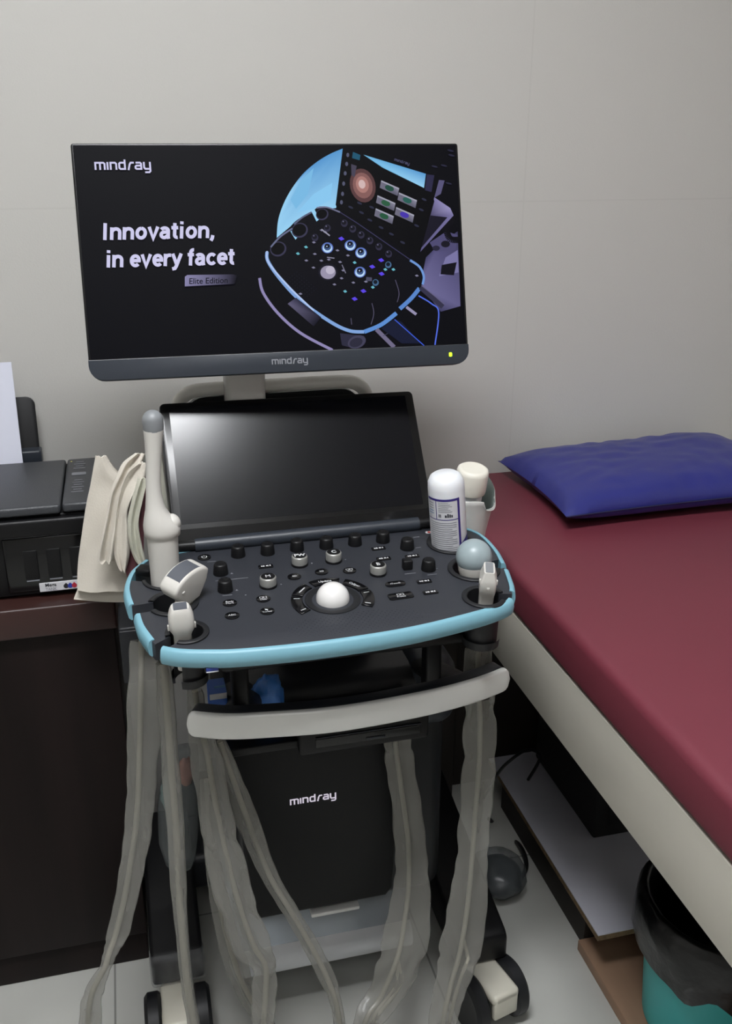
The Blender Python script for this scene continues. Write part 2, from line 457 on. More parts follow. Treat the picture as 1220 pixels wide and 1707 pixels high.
# ================================================================== CABINET, PRINTER
def cabinet():
    t = thing('cabinet', 'dark brown wooden cabinet under the black printer', 'cabinet', (-.5, 1.65, 0))
    x0, x1, y0, y1 = -1.0, -.062, 1.47, 1.86
    b = MB(); b.box(((x0 + x1) / 2, (y0 + y1) / 2, .773), (x1 - x0 + .012, y1 - y0 + .012, .054), M['woodtop'], .004); b.build('worktop', t)
    b = MB(); b.box(((x0 + x1) / 2, (y0 + y1) / 2 + .006, .41), (x1 - x0, y1 - y0 - .012, .672), M['wood'], .002); b.build('carcass', t)
    b = MB(); b.box(((x0 + x1) / 2, (y0 + y1) / 2 + .012, .0375), (x1 - x0 - .004, y1 - y0 - .02, .075), M['wood'], .002); b.build('plinth', t)
    return t
cabinet()

def printer():
    t = thing('printer', 'black inkjet printer with ink tank on the dark cabinet', 'printer', (-.30, 1.64, .80))
    x0, x1, y0, y1, zb, zt = -.52, -.068, 1.505, 1.77, .80, .945
    b = MB(); b.box(((x0 + x1) / 2, (y0 + y1) / 2, (zb + zt) / 2 + .002), (x1 - x0, y1 - y0, zt - zb - .004), M['printer'], .006)
    b.box(((x0 + x1) / 2, y0 - .006, zt - .018), (x1 - x0, .02, .03), M['printer'], .006)      # overhanging lip
    b.build('body', t)
    b = MB(); b.box((-.322, (1.492 + 1.735) / 2, .9555), (.393, 1.735 - 1.492, .016), M['printerlid'], .005); b.build('scanner_lid', t)
    b = MB(); b.box((-.0965, (1.495 + 1.735) / 2, .9555), (.054, 1.735 - 1.495, .016), M['printerlid'], .005)
    T = Matrix.Translation((-.0965, 1.62, .9638))
    for k, dy in enumerate((.09, .078, .066, .054, -.012, -.024, -.036, -.048, -.06, -.072)):
        b.prism(rrect(.020 if k % 2 else .014, .003, .001, 2, -.004, dy), 0, .0004, M['printdim'], T)
    b.prism(rrect(.024, .014, .002, 3, -.004, .022), 0, .0006, M['printdim'], T)
    b.prism(rrect(.003, .003, .001, 2, -.019, .095), 0, .0006, M['inkyellow'], T)
    b.build('button_panel', t)
    # front: output slot at left, ink window at right
    b = MB(); b.box((-.34, y0 - .003, .868), (.20, .008, .09), M['blackgloss'], .004); b.box((-.34, y0 - .008, .834), (.19, .012, .01), M['printer'], .003); b.build('output_tray', t)
    b = MB(); b.box((-.15, y0 - .003, .862), (.145, .008, .096), M['blackgloss'], .004); b.box((-.15, y0 - .007, .9115), (.145, .003, .0025), M['printdim'], .001)
    for k in range(3): b.box((-.182 + .036 * k, y0 - .0075, .862), (.022, .002, .05), M['printer'], .001)
    for k in range(3): b.box((-.182 + .036 * k, y0 - .0082, .834), (.02, .001, .002), M['printdim'])
    b.build('ink_tank', t)
    lb = MB(); xl, zl = -.135, .820
    lb.box((xl, y0 - .0075, zl), (.078, .002, .016), M['labelwhite'], .001)
    T = frame((xl - .021, y0 - .0089, zl + .0035), (1, 0, 0), (0, 0, 1), (0, -1, 0)); lb.text('Mega', M['labelink'], T, .0085, .02)
    T = frame((xl - .021, y0 - .0089, zl - .004), (1, 0, 0), (0, 0, 1), (0, -1, 0)); lb.text('TANK', M['labeltext'], T, .0065, .01)
    for k, mm in enumerate(('inkblack', 'inkblue', 'inkred')):
        T = frame((xl + .003 + .0065 * k, y0 - .0087 - .0001 * k, zl - .001), (1, 0, 0), (0, 0, 1), (0, -1, 0))
        lb.prism([(.0042 * math.sin(a) * (1 if abs(a) < 1.8 else (PI - abs(a)) / 1.34), -.0042 * math.cos(a) * (1 if abs(a) < 1.8 else 1.35)) for a in [-PI + 2 * PI * i / 18 for i in range(18)]], 0, .0002, M[mm], T)
    lb.box((xl + .03, y0 - .0087, zl), (.016, .0004, .015), M['inkyellow'])
    tag(lb.build('sticker', t, 0), 'white sticker with coloured ink drops')
    b = MB(); Tt = frame((-.29, 1.818, .94), (1, 0, 0), (0, .22, 1), (0, -1, .22))
    b.prism(rrect(.225, .24, [.016, .016, .002, .002], 5, 0, 0), -.004, .004, M['printer'], Tt, .001)
    b.box((-.291, 1.810, .950), (.236, .03, .03), M['slate'], .004)
    b.build('paper_support', t)
    return t
printer()
b = MB(); Tp = frame((-.31, 1.790, 1.035), (1, 0, 0), (0, .16, 1), (0, -1, .16))
b.prism(rrect(.210, .196, .0005, 1, 0, 0), 0, .003, M['paper'], Tp)
tag(b.build('paper_stack', None, 0), 'white paper sheets standing in the rear tray of the printer', 'paper')

# ================================================================== BED AND WHAT LIES ON OR UNDER IT
BX0, BX1, BY0, BY1 = .61, 1.34, -.02, 1.872
def bed():
    t = thing('exam_bed', 'pale plywood framed examination bed under the maroon mattress', 'bed', ((BX0 + BX1) / 2, (BY0 + BY1) / 2, 0))
    zt, zb = .737, .615
    b = MB(); b.box((BX0 + .010, (BY0 + BY1) / 2, (zt + zb) / 2), (.018, BY1 - BY0, zt - zb), M['ply'], .002)
    b.build('side_panel', t)
    b = MB(); b.box((BX1 - .010, (BY0 + BY1) / 2, (zt + zb) / 2), (.018, BY1 - BY0, zt - zb), M['ply'], .002); b.build('side_panel', t)
    b = MB(); b.box(((BX0 + BX1) / 2, BY0 + .01, (zt + zb) / 2), (BX1 - BX0 - .04, .018, zt - zb), M['ply'], .002); b.build('end_panel', t)
    b = MB(); b.box(((BX0 + BX1) / 2, (BY0 + BY1) / 2, zt - .012), (BX1 - BX0 - .04, BY1 - BY0 - .04, .018), M['darkwood'], .001); b.build('bed_board', t)
    b = MB(); b.box(((BX0 + BX1) / 2, BY1 - .007, .30), (BX1 - BX0 - .02, .012, .60), M['darkwood'], .001); b.build('shade_backdrop', t)  # added dark sheet over the wall, standing in for the shade under the bed
    for x in (BX0 + .045, BX1 - .045):
        for y in (BY0 + .05, BY1 - .035):
            b = MB(); b.box((x, y, .3575), (.045, .045, .715), M['darkwood'], .002); b.build('leg', t)
    return t
bed()
b = MB()
b.box(((BX0 + BX1) / 2, (BY0 + BY1) / 2, .7795), (BX1 - BX0 + .006, BY1 - BY0, .083), M['vinyl'], .016, seg=4)
tag(b.build('mattress'), 'maroon vinyl mattress on the examination bed', 'mattress')

def pillow():
    t = None
    n = 44; cx, cy, hx, hy, th = 1.035, 1.672, .272, .172, .050
    base = .826
    b = MB(); rows = {}
    def pt(a, c, sgn):
        fa, fc = 1 - abs(a) ** (4.2 if a < 0 else 2.6), 1 - abs(c) ** 2.8
        k = max(0, fa * fc) ** .40
        # edges bow inwards between pointed corners
        x = cx + hx * a * (1 - .05 * (1 - c * c)); y = cy + hy * c * (1 - .06 * (1 - a * a))
        sag = 1.0 + .30 * math.exp(-((a - .75) ** 2 * 6 + (c - .4) ** 2 * 3)) + .05 * math.sin(2.1 * a + 1)
        wr = .0035 * noise.noise(Vector((a * 7, c * 6, sgn))) * k
        rad = .004 * math.sin(26 * a + 3 * math.sin(5 * a)) * max(0, (abs(c) - .55)) * (1 if k > .02 else 0)
        z = base + .034 + sgn * (th * sag if sgn > 0 else .034) * k + (wr + rad if sgn > 0 else 0)
        z += .010 * (a + 1) / 2 * .5
        return Vector((x, y, z))
    for sgn in (1, -1):
        b.grid([[pt(-1 + 2 * i / n, -1 + 2 * j / n, sgn) for i in range(n + 1)] for j in range(n + 1)], M['pillow'])
    bmesh.ops.remove_doubles(b.bm, verts=b.bm.verts[:], dist=.0006)
    o = b.build('pillow', None, 60)
    lo = min(v.co.z for v in o.data.vertices) + o.location.z
    o.location.z += .8213 - lo
    tag(o, 'dark blue vinyl pillow on the maroon mattress against the wall', 'pillow')
    WLOC[o.name] = o.location.copy()
    s = MB(); pts = [pt(-1 + 2 * i / n, -1, -1) + Vector((0, -.001, .0)) + Vector((0, 0, .8213 - lo)) for i in range(n + 1)]
    s.tube(pts, .0016, M['seam'], 6); s.build('seam', o)
pillow()

# low shelf under the bed
t = thing('low_shelf', 'white laminated board on dark supports under the bed', 'shelf', (1.02, 1.48, 0))
b = MB(); T = Matrix.Identity(4)
b.box((1.02, 1.49, .124), (.54, .56, .012), M['chip'], 0); b.box((1.02, 1.49, .1312), (.54, .56, .0026), M['laminate'], 0); b.build('board', t, 0)
for x in (.795, 1.24):
    b = MB(); b.box((x, 1.53, .059), (.03, .44, .118), M['darkwood'], .001); b.build('support', t)
b = MB(); b.box((1.0, 1.045, .0125), (.47, .52, .025), M['planktop'], .002)
tag(b.build('wooden_plank'), 'brown wooden board lying on the floor under the bed', 'board')
b = MB(); b.box((1.06, 1.60, .335), (.40, .30, .405), M['matteblack'], .006)
b.box((1.06, 1.447, .335), (.34, .008, .34), M['matteblack'], .003)
tag(b.build('storage_box'), 'large black box standing on the white board under the bed', 'box')

def bin_():
    c = Vector((.912, 1.085, .0252))
    t = thing('trash_bin', 'teal plastic bin lined with a black bag below the bed', 'bin', (c.x, c.y, .0))
    T = Matrix.Translation(c)
    b = MB(); b.lathe([(0, .0), (.110, .0), (.114, .004), (.132, .255), (.138, .259), (.138, .269), (.130, .269), (.128, .255), (.110, .012), (0, .009)], M['tealbin'], T, 56); b.build('bucket', t)
    b = MB(); n = 72; rows = []
    prof = [(.0, .05, 0), (.09, .055, 0), (.115, .13, 0), (.122, .22, 0), (.127, .273, 0), (.134, .279, 0), (.1415, .275, 0), (.1475, .255, 0), (.149, .232, .2), (.147, .204, .6), (.142, .172, 1)]
    for r, z, f in prof:
        row = []
        for i in range(n):
            a = 2 * PI * i / n; d = Vector((math.cos(a), math.sin(a)))
            nz = noise.noise(Vector((d.x * 5, d.y * 5, z * 22))); n2 = noise.noise(Vector((d.x * 2.2, d.y * 2.2, 4)))
            rr = r + max(-.006, .008 * nz) * (1 if z > .2 and r > .14 else .25)
            zz = z + f * (.035 * n2 - .01) + (.012 * noise.noise(Vector((d.x * 3, d.y * 3, 9))) if z > .28 else 0)
            row.append(c + Vector((rr * d.x, rr * d.y, zz)))
        rows.append(row)
    b.grid(rows, M['bag'], True)
    tag(b.build('bin_liner', t, 70), 'crumpled black plastic bag')
bin_()

# ================================================================== ULTRASOUND MACHINE
MACH = thing('ultrasound_machine', 'black ultrasound machine on wheels with monitor, touch screen and control panel', 'ultrasound machine', (.25, 1.42, 0))

# ---- monitor
mR = Matrix.Rotation(R(-2.1), 4, 'Z') @ Matrix.Rotation(R(-17), 4, 'X')
MO = Vector((.2269, 1.4109, 1.3439))
mX, mN, mZ = mR @ Vector((1, 0, 0)), mR @ Vector((0, -1, 0)), mR @ Vector((0, 0, 1))
MT = frame(MO, mX, mZ, mN)           # x right, y up the screen, z towards the viewer
b = MB()
b.prism(rrect(.56, .328, [.004, .004, .022, .022], 6), -.020, 0, M['bezel'], MT, .002)
b.prism(rrect(.40, .22, .03, 6, 0, .0), -.05, -.018, M['darkslate'], MT)
mon = b.build('monitor', MACH)
b = MB(); b.prism(rrect(.5605, .0295, [.001, .001, .021, .021], 6, 0, -.1495), -.0195, .0016, M['slate'], MT, .001); b.build('monitor_chin', mon)
b = MB(); b.prism(rrect(.0045, .006, .001, 2), 0, .0007, M['green_led'], MT @ Matrix.Translation((.2505, -.1495, .0016)))
tag(b.build('power_light', mon), 'lit green power light')
b = MB(); logo(b, M['printdim'], MT @ Matrix.Translation((.005, -.149, .0019)), .0068); tag(b.build('brand_mark', mon, 0), 'grey word mark')

def screen():
    """the picture on the lit display: flat inks, each with its own colour"""
    bm = bmesh.new(); lay = bm.loops.layers.float_color.new('ink'); lv = [0]
    def Q(X, Y, k):
        r = HIT(420 + X * 380 / 1220, 230 + Y * 380 / 1220, MO, mN)
        return r + mN * (.0004 + .00004 * k)
    def ink(pts, col, k=None):
        if k is None: lv[0] += 1; k = lv[0] * .25
        cols = col if isinstance(col, list) else [col] * len(pts)
        f = bm.faces.new([bm.verts.new(Q(x, y, k)) for x, y in pts])
        for l, c in zip(f.loops, cols): l[lay] = (*lin(c), 1)
    def ring(cx, cy, rx, ry, rot=0, n=22):
        o = []
        for i in range(n):
            a = 2 * PI * i / n; x, y = rx * math.cos(a), ry * math.sin(a); c, s_ = math.cos(R(rot)), math.sin(R(rot))
            o.append((cx + x * c - y * s_, cy + x * s_ + y * c))
        return o
    def line(pts, wd, col):
        lv[0] += 1; k = lv[0] * .25
        for (x0, y0), (x1, y1) in zip(pts, pts[1:]):
            d = Vector((x1 - x0, y1 - y0)).normalized(); n = Vector((-d.y, d.x)) * wd / 2
            ink([(x0 + n.x, y0 + n.y), (x1 + n.x, y1 + n.y), (x1 - n.x, y1 - n.y), (x0 - n.x, y0 - n.y)], col, k)
    def crv(pts, k=8): return [(v.x, v.y) for v in catmull([(*p, 0) for p in pts], k)]
    # background
    f = bm.faces.new([bm.verts.new(MT @ Vector((x, y, .0004))) for x, y in ((-.2768, -.1340), (.2768, -.1340), (.2768, .1612), (-.2768, .1612))])
    for l in f.loops: l[lay] = (*lin((10, 10, 16)), 1)
    B1, B2, B3 = (86, 150, 206), (150, 206, 240), (110, 180, 224)
    arc = crv([(132, 535), (140, 440), (170, 350), (215, 268), (275, 190), (345, 130), (415, 87), (485, 57)])
    ink(arc + [(450, 375), (330, 390), (210, 470)], [B2 if i < len(arc) * .5 else B1 for i in range(len(arc))] + [B2, B2, B2])
    ink([(205, 330), (260, 230), (330, 160), (300, 300), (235, 380)], (120, 184, 226))
    ink([(240, 400), (330, 300), (430, 240), (420, 330), (330, 380)], (136, 198, 238))
    ink([(596, 90), (930, 192), (920, 268), (700, 160)], [B3, B1, B2, B3])
    # stand and monitor arm at right
    ink([(935, 195), (975, 200), (960, 290), (925, 280)], (44, 42, 70))
    ink([(1000, 225), (1030, 228), (1010, 300), (975, 320)], (88, 84, 120))
    ink([(1100, 500), (1115, 900), (1010, 930), (900, 790), (930, 640), (1000, 570)], [(60, 58, 90), (96, 92, 134), (60, 58, 92), (110, 106, 150), (64, 62, 98), (80, 76, 116)])
    ink([(1035, 640), (1100, 600), (1105, 720), (1000, 740)], (120, 116, 162))
    ink([(1015, 680), (1095, 665), (1080, 735), (1008, 730)], (18, 17, 26))
    ink([(950, 560), (1040, 500), (1100, 520), (1090, 600), (980, 610)], (78, 74, 112))
    ink(ring(1035, 568, 24, 18), (26, 24, 36))
    ink(ring(985, 590, 20, 14), (40, 38, 58))
    line(crv([(1075, 430), (1040, 480), (1060, 540), (1112, 545)]), 34, (14, 13, 20))
    ink([(975, 318), (1060, 375), (1078, 415), (900, 610), (950, 420)], [(128, 122, 168), (150, 144, 188), (120, 114, 160), (92, 88, 130), (60, 56, 88)])
    ink([(955, 415), (1045, 425), (900, 595)], (26, 24, 38))
    # deck photo: lit side frame, touch screen
    ink([(485, 57), (500, 70), (965, 300), (975, 340), (905, 590), (880, 640), (460, 378), (447, 360)], (9, 9, 13))
    ink([(540, 75), (580, 92), (575, 120), (535, 108)], (30, 84, 110))
    ink(ring(592, 255, 68, 92, -14), (88, 60, 62)); ink(ring(592, 255, 52, 70, -14), (132, 92, 90)); ink(ring(590, 250, 34, 45, -14), (170, 122, 116)); ink(ring(588, 248, 18, 24, -14), (208, 180, 178))
    ink([(530, 140), (560, 150), (548, 210), (532, 200)], (70, 66, 84))
    for (x, y, c) in ((735, 265, (34, 74, 62)), (715, 345, (44, 90, 64)), (706, 415, (36, 84, 60)), (830, 330, (40, 92, 84)), (815, 408, (70, 52, 170))):
        ink([(x - 44, y - 38), (x + 52, y + 4), (x + 44, y + 46), (x - 52, y + 2)], [(108, 106, 124), (140, 138, 158), (90, 90, 108), (112, 110, 128)])
        ink(ring(x, y + 4, 25, 15, 22), c)
        ink([(x - 44, y - 38), (x + 52, y + 4), (x + 51, y + 12), (x - 45, y - 30)], (160, 160, 176))
    for (x, y) in ((512, 92), (506, 140), (498, 190), (490, 245), (484, 300), (478, 345)): ink(ring(x, y, 8, 12, 0, 8), (84, 86, 110))
    for (x, y) in ((575, 350), (585, 400), (630, 440), (690, 480), (745, 515), (805, 560), (920, 330), (905, 385), (880, 470), (528, 372), (640, 372)): ink(ring(x, y, 15, 6, 25, 8), (44, 46, 66))
    # control deck
    deckp = crv([(85, 610), (100, 575), (190, 490), (240, 440), (320, 395), (360, 368), (420, 376), (480, 405), (640, 500), (850, 650), (900, 690), (920, 760), (900, 800), (770, 935), (650, 1010), (560, 1040), (440, 1005), (260, 880), (110, 720)], 6)
    ink(deckp, (13, 13, 20))
    # holders: rims and light shining through the gaps
    ink([(205, 500), (225, 490), (245, 530), (232, 545)], B2); ink([(318, 395), (335, 385), (360, 435), (345, 448)], B2)
    for cx, cy, rx in ((255, 495, 44), (140, 595, 44), (375, 410, 34)):
        ink(ring(cx, cy, rx, rx * .9, -20), (58, 56, 80)); ink(ring(cx - 2, cy - 2, rx * .84, rx * .74, -20), (7, 7, 11))
    line(crv([(100, 585), (150, 530), (215, 485)]), 9, (104, 110, 140)); line(crv([(225, 462), (270, 425), (318, 398)]), 9, (90, 96, 124)); line(crv([(345, 375), (400, 372), (470, 398)]), 8, (110, 112, 140)); line([(470, 398), (560, 455), (850, 655)], 4, (60, 58, 92))
    # bumpers
    line(crv([(80, 610), (85, 660), (150, 755), (260, 872), (420, 985), (520, 1032), (600, 1038)]), 18, (128, 164, 218))
    line(crv([(80, 606), (90, 670), (200, 800), (330, 925)]), 9, (176, 196, 236))
    line(crv([(600, 1038), (690, 1000), (772, 938)]), 22, (92, 140, 208)); line(crv([(790, 915), (850, 860), (895, 805)]), 22, (88, 132, 200))
    line(crv([(845, 655), (895, 690), (918, 740), (912, 785)]), 12, (110, 150, 214))
    line(crv([(40, 750), (60, 830), (140, 940), (260, 1045), (430, 1136)]), 15, (142, 134, 178))
    ink([(190, 888), (235, 855), (370, 960), (330, 1010)], [(96, 92, 120), (40, 40, 62), (24, 24, 38), (22, 22, 34)])
    ink([(470, 1045), (600, 1060), (560, 1130), (480, 1110)], (44, 43, 62)); ink(ring(560, 1092, 50, 34, -20), (66, 64, 86)); ink(ring(556, 1095, 36, 24, -20), (44, 43, 60))
    line([(665, 1025), (760, 1120)], 22, (110, 104, 132)); line([(700, 1060), (775, 1020)], 3, (70, 68, 96))
    line([(825, 905), (878, 945)], 15, (150, 144, 176))
    ink([(760, 970), (800, 985), (900, 1100), (800, 1100), (690, 1020)], (24, 28, 50))
    line([(762, 972), (920, 1112)], 5, (62, 92, 214)); line(crv([(890, 845), (960, 888), (998, 935), (978, 1108)]), 7, (84, 110, 226))
    line([(900, 800), (1020, 905)], 26, (52, 50, 72)); line([(905, 790), (1030, 890)], 4, (96, 92, 124))
    # buttons, lit dials, trackball
    ink(ring(405, 718, 52, 46), (24, 24, 36)); ink(ring(406, 720, 41, 36), (152, 146, 170)); ink(ring(418, 708, 24, 22), (186, 180, 200))
    for x, y in ((403, 585), (525, 572), (582, 612), (577, 715)):
        ink(ring(x, y + 4, 31, 29), (92, 116, 190)); ink(ring(x, y + 6, 25, 23), (186, 216, 244)); ink(ring(x, y, 19, 18), (60, 84, 130)); ink(ring(x - 2, y - 6, 14, 12), (16, 16, 26))
        ink(ring(x - 3, y - 4, 4, 4, 0, 8), (170, 190, 226))
    for x, y in ((493, 458), (538, 488), (583, 520), (630, 551), (678, 583), (730, 622), (402, 484), (336, 535)):
        ink(ring(x, y, 18, 20), (48, 46, 66)); ink(ring(x - 2, y - 4, 13, 12), (20, 20, 30)); ink(ring(x - 6, y - 10, 4, 4, 0, 8), (104, 102, 130))
    for x, y in ((728, 680), (660, 775)): ink(ring(x, y, 17, 18), (70, 104, 140)); ink(ring(x - 1, y - 3, 11, 11), (20, 26, 38))
    for x, y, c in ((477, 540, 0), (642, 690, 0), (690, 655, 0), (692, 728, 0), (595, 820, 0), (548, 862, 0), (288, 585, 1), (245, 620, 1), (330, 560, 2), (335, 622, 2), (290, 657, 2), (328, 695, 2), (548, 668, 1), (512, 630, 2), (456, 603, 2), (541, 775, 2), (478, 752, 2), (497, 822, 1), (440, 785, 2), (608, 770, 2), (645, 800, 1), (712, 705, 1), (755, 705, 1), (470, 665, 2), (487, 710, 2), (410, 652, 2), (370, 658, 2), (258, 835, 2), (880, 738, 2), (390, 505, 2), (372, 495, 2)):
        cc = ((92, 70, 226), (104, 180, 196), (128, 126, 152))[c]; q = (17, 11, 11)[c]; h = (11, 8, 6)[c]
        ink([(x - q, y - h * .2), (x + q * .1, y - h), (x + q, y + h * .3), (x - q * .1, y + h)], cc)
    line([(400, 640), (440, 645)], 5, (140, 138, 160)); line([(480, 680), (500, 725)], 5, (120, 118, 140)); line([(370, 490), (415, 525)], 7, (150, 148, 168)); ink([(610, 745), (640, 748), (640, 768), (608, 766)], (74, 74, 96))
    for pts in ([(765, 760), (785, 830), (775, 880)], [(640, 885), (650, 940), (635, 1000)], [(528, 965), (532, 1000)]): line(crv(pts), 4, (84, 80, 104))
    for i in range(9):
        for j in range(5): ink(ring(190 + i * 13 + j * 12, 760 + i * 11 - j * 10, 2.4, 2, 0, 5), (36, 36, 54), 60)
    for (x, y) in ((1060, 70), (1065, 95), (1025, 150), (975, 155), (1050, 245)): ink(ring(x, y, 18, 5, 15, 8), (42, 42, 62))
    me_cols = {}
    # lettering
    def addtext(txt, px, py, size, col, bold=0, shear=0, sx=1, k=62, up=None):
        o = HIT(px, py, MO, mN) + mN * (.0004 + .00004 * k)
        mb = MB(); T = frame(o, mX, mZ, mN)
        if txt == 'mark': logo(mb, M['print'], T, size)
        elif bold > .02: headline(mb, M['print'], txt, T, size, shear, .205, sx)
        else: mb.text(txt, M['print'], T, size, bold, shear, 'CENTER', sx)
        vs = [bm.verts.new(v.co) for v in mb.bm.verts]; mb.bm.verts.index_update()
        for f in mb.bm.faces:
            g = bm.faces.new([vs[v.index] for v in f.verts])
            for l in g.loops: l[lay] = (*lin(col), 1)
        mb.bm.free()
    WT = (206, 204, 236)
    addtext('mark', 205, 278, .0098, WT)
    addtext('Innovation,', 267, 388, .0232, WT, .022, .09, 1.13)
    addtext('in every facet', 286, 433, .0232, WT, .022, .09, 1.09)
    lv[0] = 250
    e = [(-362, 748), (-352, 736), (-60, 728), (-30, 730), (-60, 796), (-362, 796)]
    def el(px, py): return ((px - 420) * 1220 / 380, (py - 230) * 1220 / 380)
    ink([el(308, 477), el(308, 462), el(312, 459), el(388, 458), el(395, 460), el(391, 474), el(308, 478)], [(132, 128, 166), (136, 132, 170), (136, 132, 170), (40, 38, 54), (20, 19, 28), (22, 21, 30), (128, 124, 160)])
    addtext('Elite Edition', 347, 469, .0117, (20, 19, 32), .012, .1, .98, 66)
    ox = HIT(669, 271, MO, mN) + mN * .0031
    d = (HIT(690, 277, MO, mN) - HIT(650, 265, MO, mN)).normalized(); mb = MB(); logo(mb, M['print'], frame(ox, d, mN.cross(d), mN), .0030)
    vs = [bm.verts.new(v.co) for v in mb.bm.verts]; mb.bm.verts.index_update()
    for f in mb.bm.faces:
        g = bm.faces.new([vs[v.index] for v in f.verts])
        for l in g.loops: l[lay] = (*lin((84, 84, 116)), 1)
    mb.bm.free()
    m = bpy.data.materials.new('lit_display'); m.use_nodes = True; nt = m.node_tree; bs = nt.nodes['Principled BSDF']
    at = nt.nodes.new('ShaderNodeAttribute'); at.attribute_name = 'ink'
    nt.links.new(at.outputs[0], bs.inputs['Emission Color']); bs.inputs['Emission Strength'].default_value = 1.0
    bs.inputs['Base Color'].default_value = (0, 0, 0, 1); bs.inputs['Roughness'].default_value = .5; bs.inputs['Specular IOR Level'].default_value = .06
    for f in bm.faces:
        f.normal_update()
        if f.normal.dot(mN) < 0: f.normal_flip()
    me = bpy.data.meshes.new('screen'); bm.to_mesh(me); bm.free(); me.materials.append(m)
    tag(link('screen', me, mon), 'lit display showing white words and a picture of an ultrasound console')
screen()

# ---- neck, tower and rear grip behind the touch screen
b = MB(); zc = P(450, 640, 1.44)
T = frame((.172, 1.452, 1.12), (1, 0, 0), (0, 1, 0), (0, 0, 1))
b.prism(rrect(.062, .045, .010, 5), 0, .12, M['neck'], T, .003)
b.box((.172, 1.4285, 1.207), (.030, .004, .022), M['black'], .003)
b.box((.172, 1.4262, 1.1965), (.028, .003, .003), M['printdim'], .001)
b.build('monitor_neck', MACH)
b = MB(); b.box((.175, 1.505, 1.035), (.09, .05, .22), M['darkslate'], .02); b.box((.175, 1.47, 1.10), (.075, .07, .05), M['darkslate'], .015); b.build('tower', MACH)
b = MB(); HC = P(458, 652, 1.475); gw, gy = .130, 1.475
zt = P(458, 634, gy).z
gx, hwd = .221, .156
arch = catmull([(gx - hwd, gy, zt - .20), (gx - hwd, gy, zt - .06), (gx - hwd + .001, gy, zt - .034), (gx - hwd + .009, gy, zt - .014), (gx - hwd + .026, gy, zt - .003), (gx - hwd + .055, gy, zt), (gx, gy, zt), (gx + hwd - .055, gy, zt), (gx + hwd - .026, gy, zt - .003), (gx + hwd - .009, gy, zt - .014), (gx + hwd - .001, gy, zt - .034), (gx + hwd, gy, zt - .06), (gx + hwd, gy, zt - .20)], 5)
b.tube([p + Vector((0, 0, -.008)) for p in arch], .011, M['whiteplas'], 12, .012)
b.build('rear_grip', MACH)
b = MB(); b.prism(rrect(.288, .21, [.035, .035, .01, .01], 6, .221, zt - .125), 0, .012, M['darkslate'], frame((0, gy + .010, 0), (1, 0, 0), (0, 0, 1), (0, -1, 0))); b.build('rear_cover', MACH)

# ---- touch screen
tR = Matrix.Rotation(R(3.2), 4, 'Z') @ Matrix.Rotation(R(-35.8), 4, 'X') @ Matrix.Rotation(R(1.5), 4, 'Y')
TO = Vector((.2405, 1.3653, 1.0434))
tX, tN, tZ = tR @ Vector((1, 0, 0)), tR @ Vector((0, -1, 0)), tR @ Vector((0, 0, 1))
TT = frame(TO, tX, tZ, tN)
b = MB(); b.prism(rrect(.402, .219, .008, 5), -.018, 0, M['bezel'], TT, .0025); b.prism(rrect(.34, .16, .02, 5), -.03, -.017, M['darkslate'], TT); ts = b.build('touch_screen', MACH)
b = MB(); b.prism(rrect(.374, .182, .001, 2, 0, .0105), 0, .0004, M['glass'], TT); b.build('glass', ts, 0)
b = MB(); b.prism(rrect(.396, .0165, .002, 2, 0, -.0965), 0, .0005, M['blackgloss'], TT); b.build('lower_bezel', ts, 0)
b = MB()
h0, h1 = P(325, 909, 1.298), P(697, 873, 1.298)
b.tube([h0, h1], .0105, M['slate'], 16); b.tube([h0 - Vector((.030, 0, 0)), h0], .008, M['black'], 12); b.tube([h1, h1 + Vector((.02, 0, 0))], .008, M['black'], 12)
b.build('hinge_bar', MACH)

# ---- control panel
DT = R(4); DO = Vector((.24, 1.0, .925)); DV = Vector((0, math.cos(DT), math.sin(DT))); DWv = Vector((0, -math.sin(DT), math.cos(DT)))
DM = frame(DO, (1, 0, 0), DV, DWv)
def DK(px, py):
    p = HIT(px, py, DO, DWv) - DO; return (p.x, p.dot(DV))
def D(u, v, w_=0): return DM @ Vector((u, v, w_))
HOLES = dict(  # centre, inner radius, outer radius, direction of the cable slot (degrees) or None
    lf=(-.1986, .0743, .0215, .0275, 215), lm=(-.2108, .1500, .027, .0335, 185), le=(-.2140, .2200, .030, .0345, 160),
    rg=(.2040, .2384, .0312, .0362, None), rb=(.2100, .1542, .031, .0375, 10), rs=(.1960, .0762, .024, .0300, -12))
outline = [(-.236, .052), (-.2102, .0355), (-.175, .026), (-.1396, .0200), (-.0663, .0160), (.0098, .0170), (.09, .0242), (.1778, .0423), (.2180, .0560), (.2335, .0700),
           (.2450, .1000), (.2545, .1433), (.2620, .2078), (.2570, .2598), (.2350, .2870), (.1948, .2990), (.1, .3080), (0, .3120), (-.1, .3070), (-.1714, .2990), (-.2391, .2806), (-.2580, .2530), (-.2674, .2139), (-.2665, .178), (-.2590, .1300), (-.248, .085)]
OUT = [(v.x, v.y) for v in catmull([(*p, 0) for p in outline], 5, True)]
def inset(pts, d):
    n = len(pts); o = []
    for i in range(n):
        a, c = Vector(pts[i - 1]), Vector(pts[(i + 1) % n]); t = (c - a).normalized(); nn = Vector((-t.y, t.x)); p = Vector(pts[i]) + nn * d; o.append((p.x, p.y))
    return o
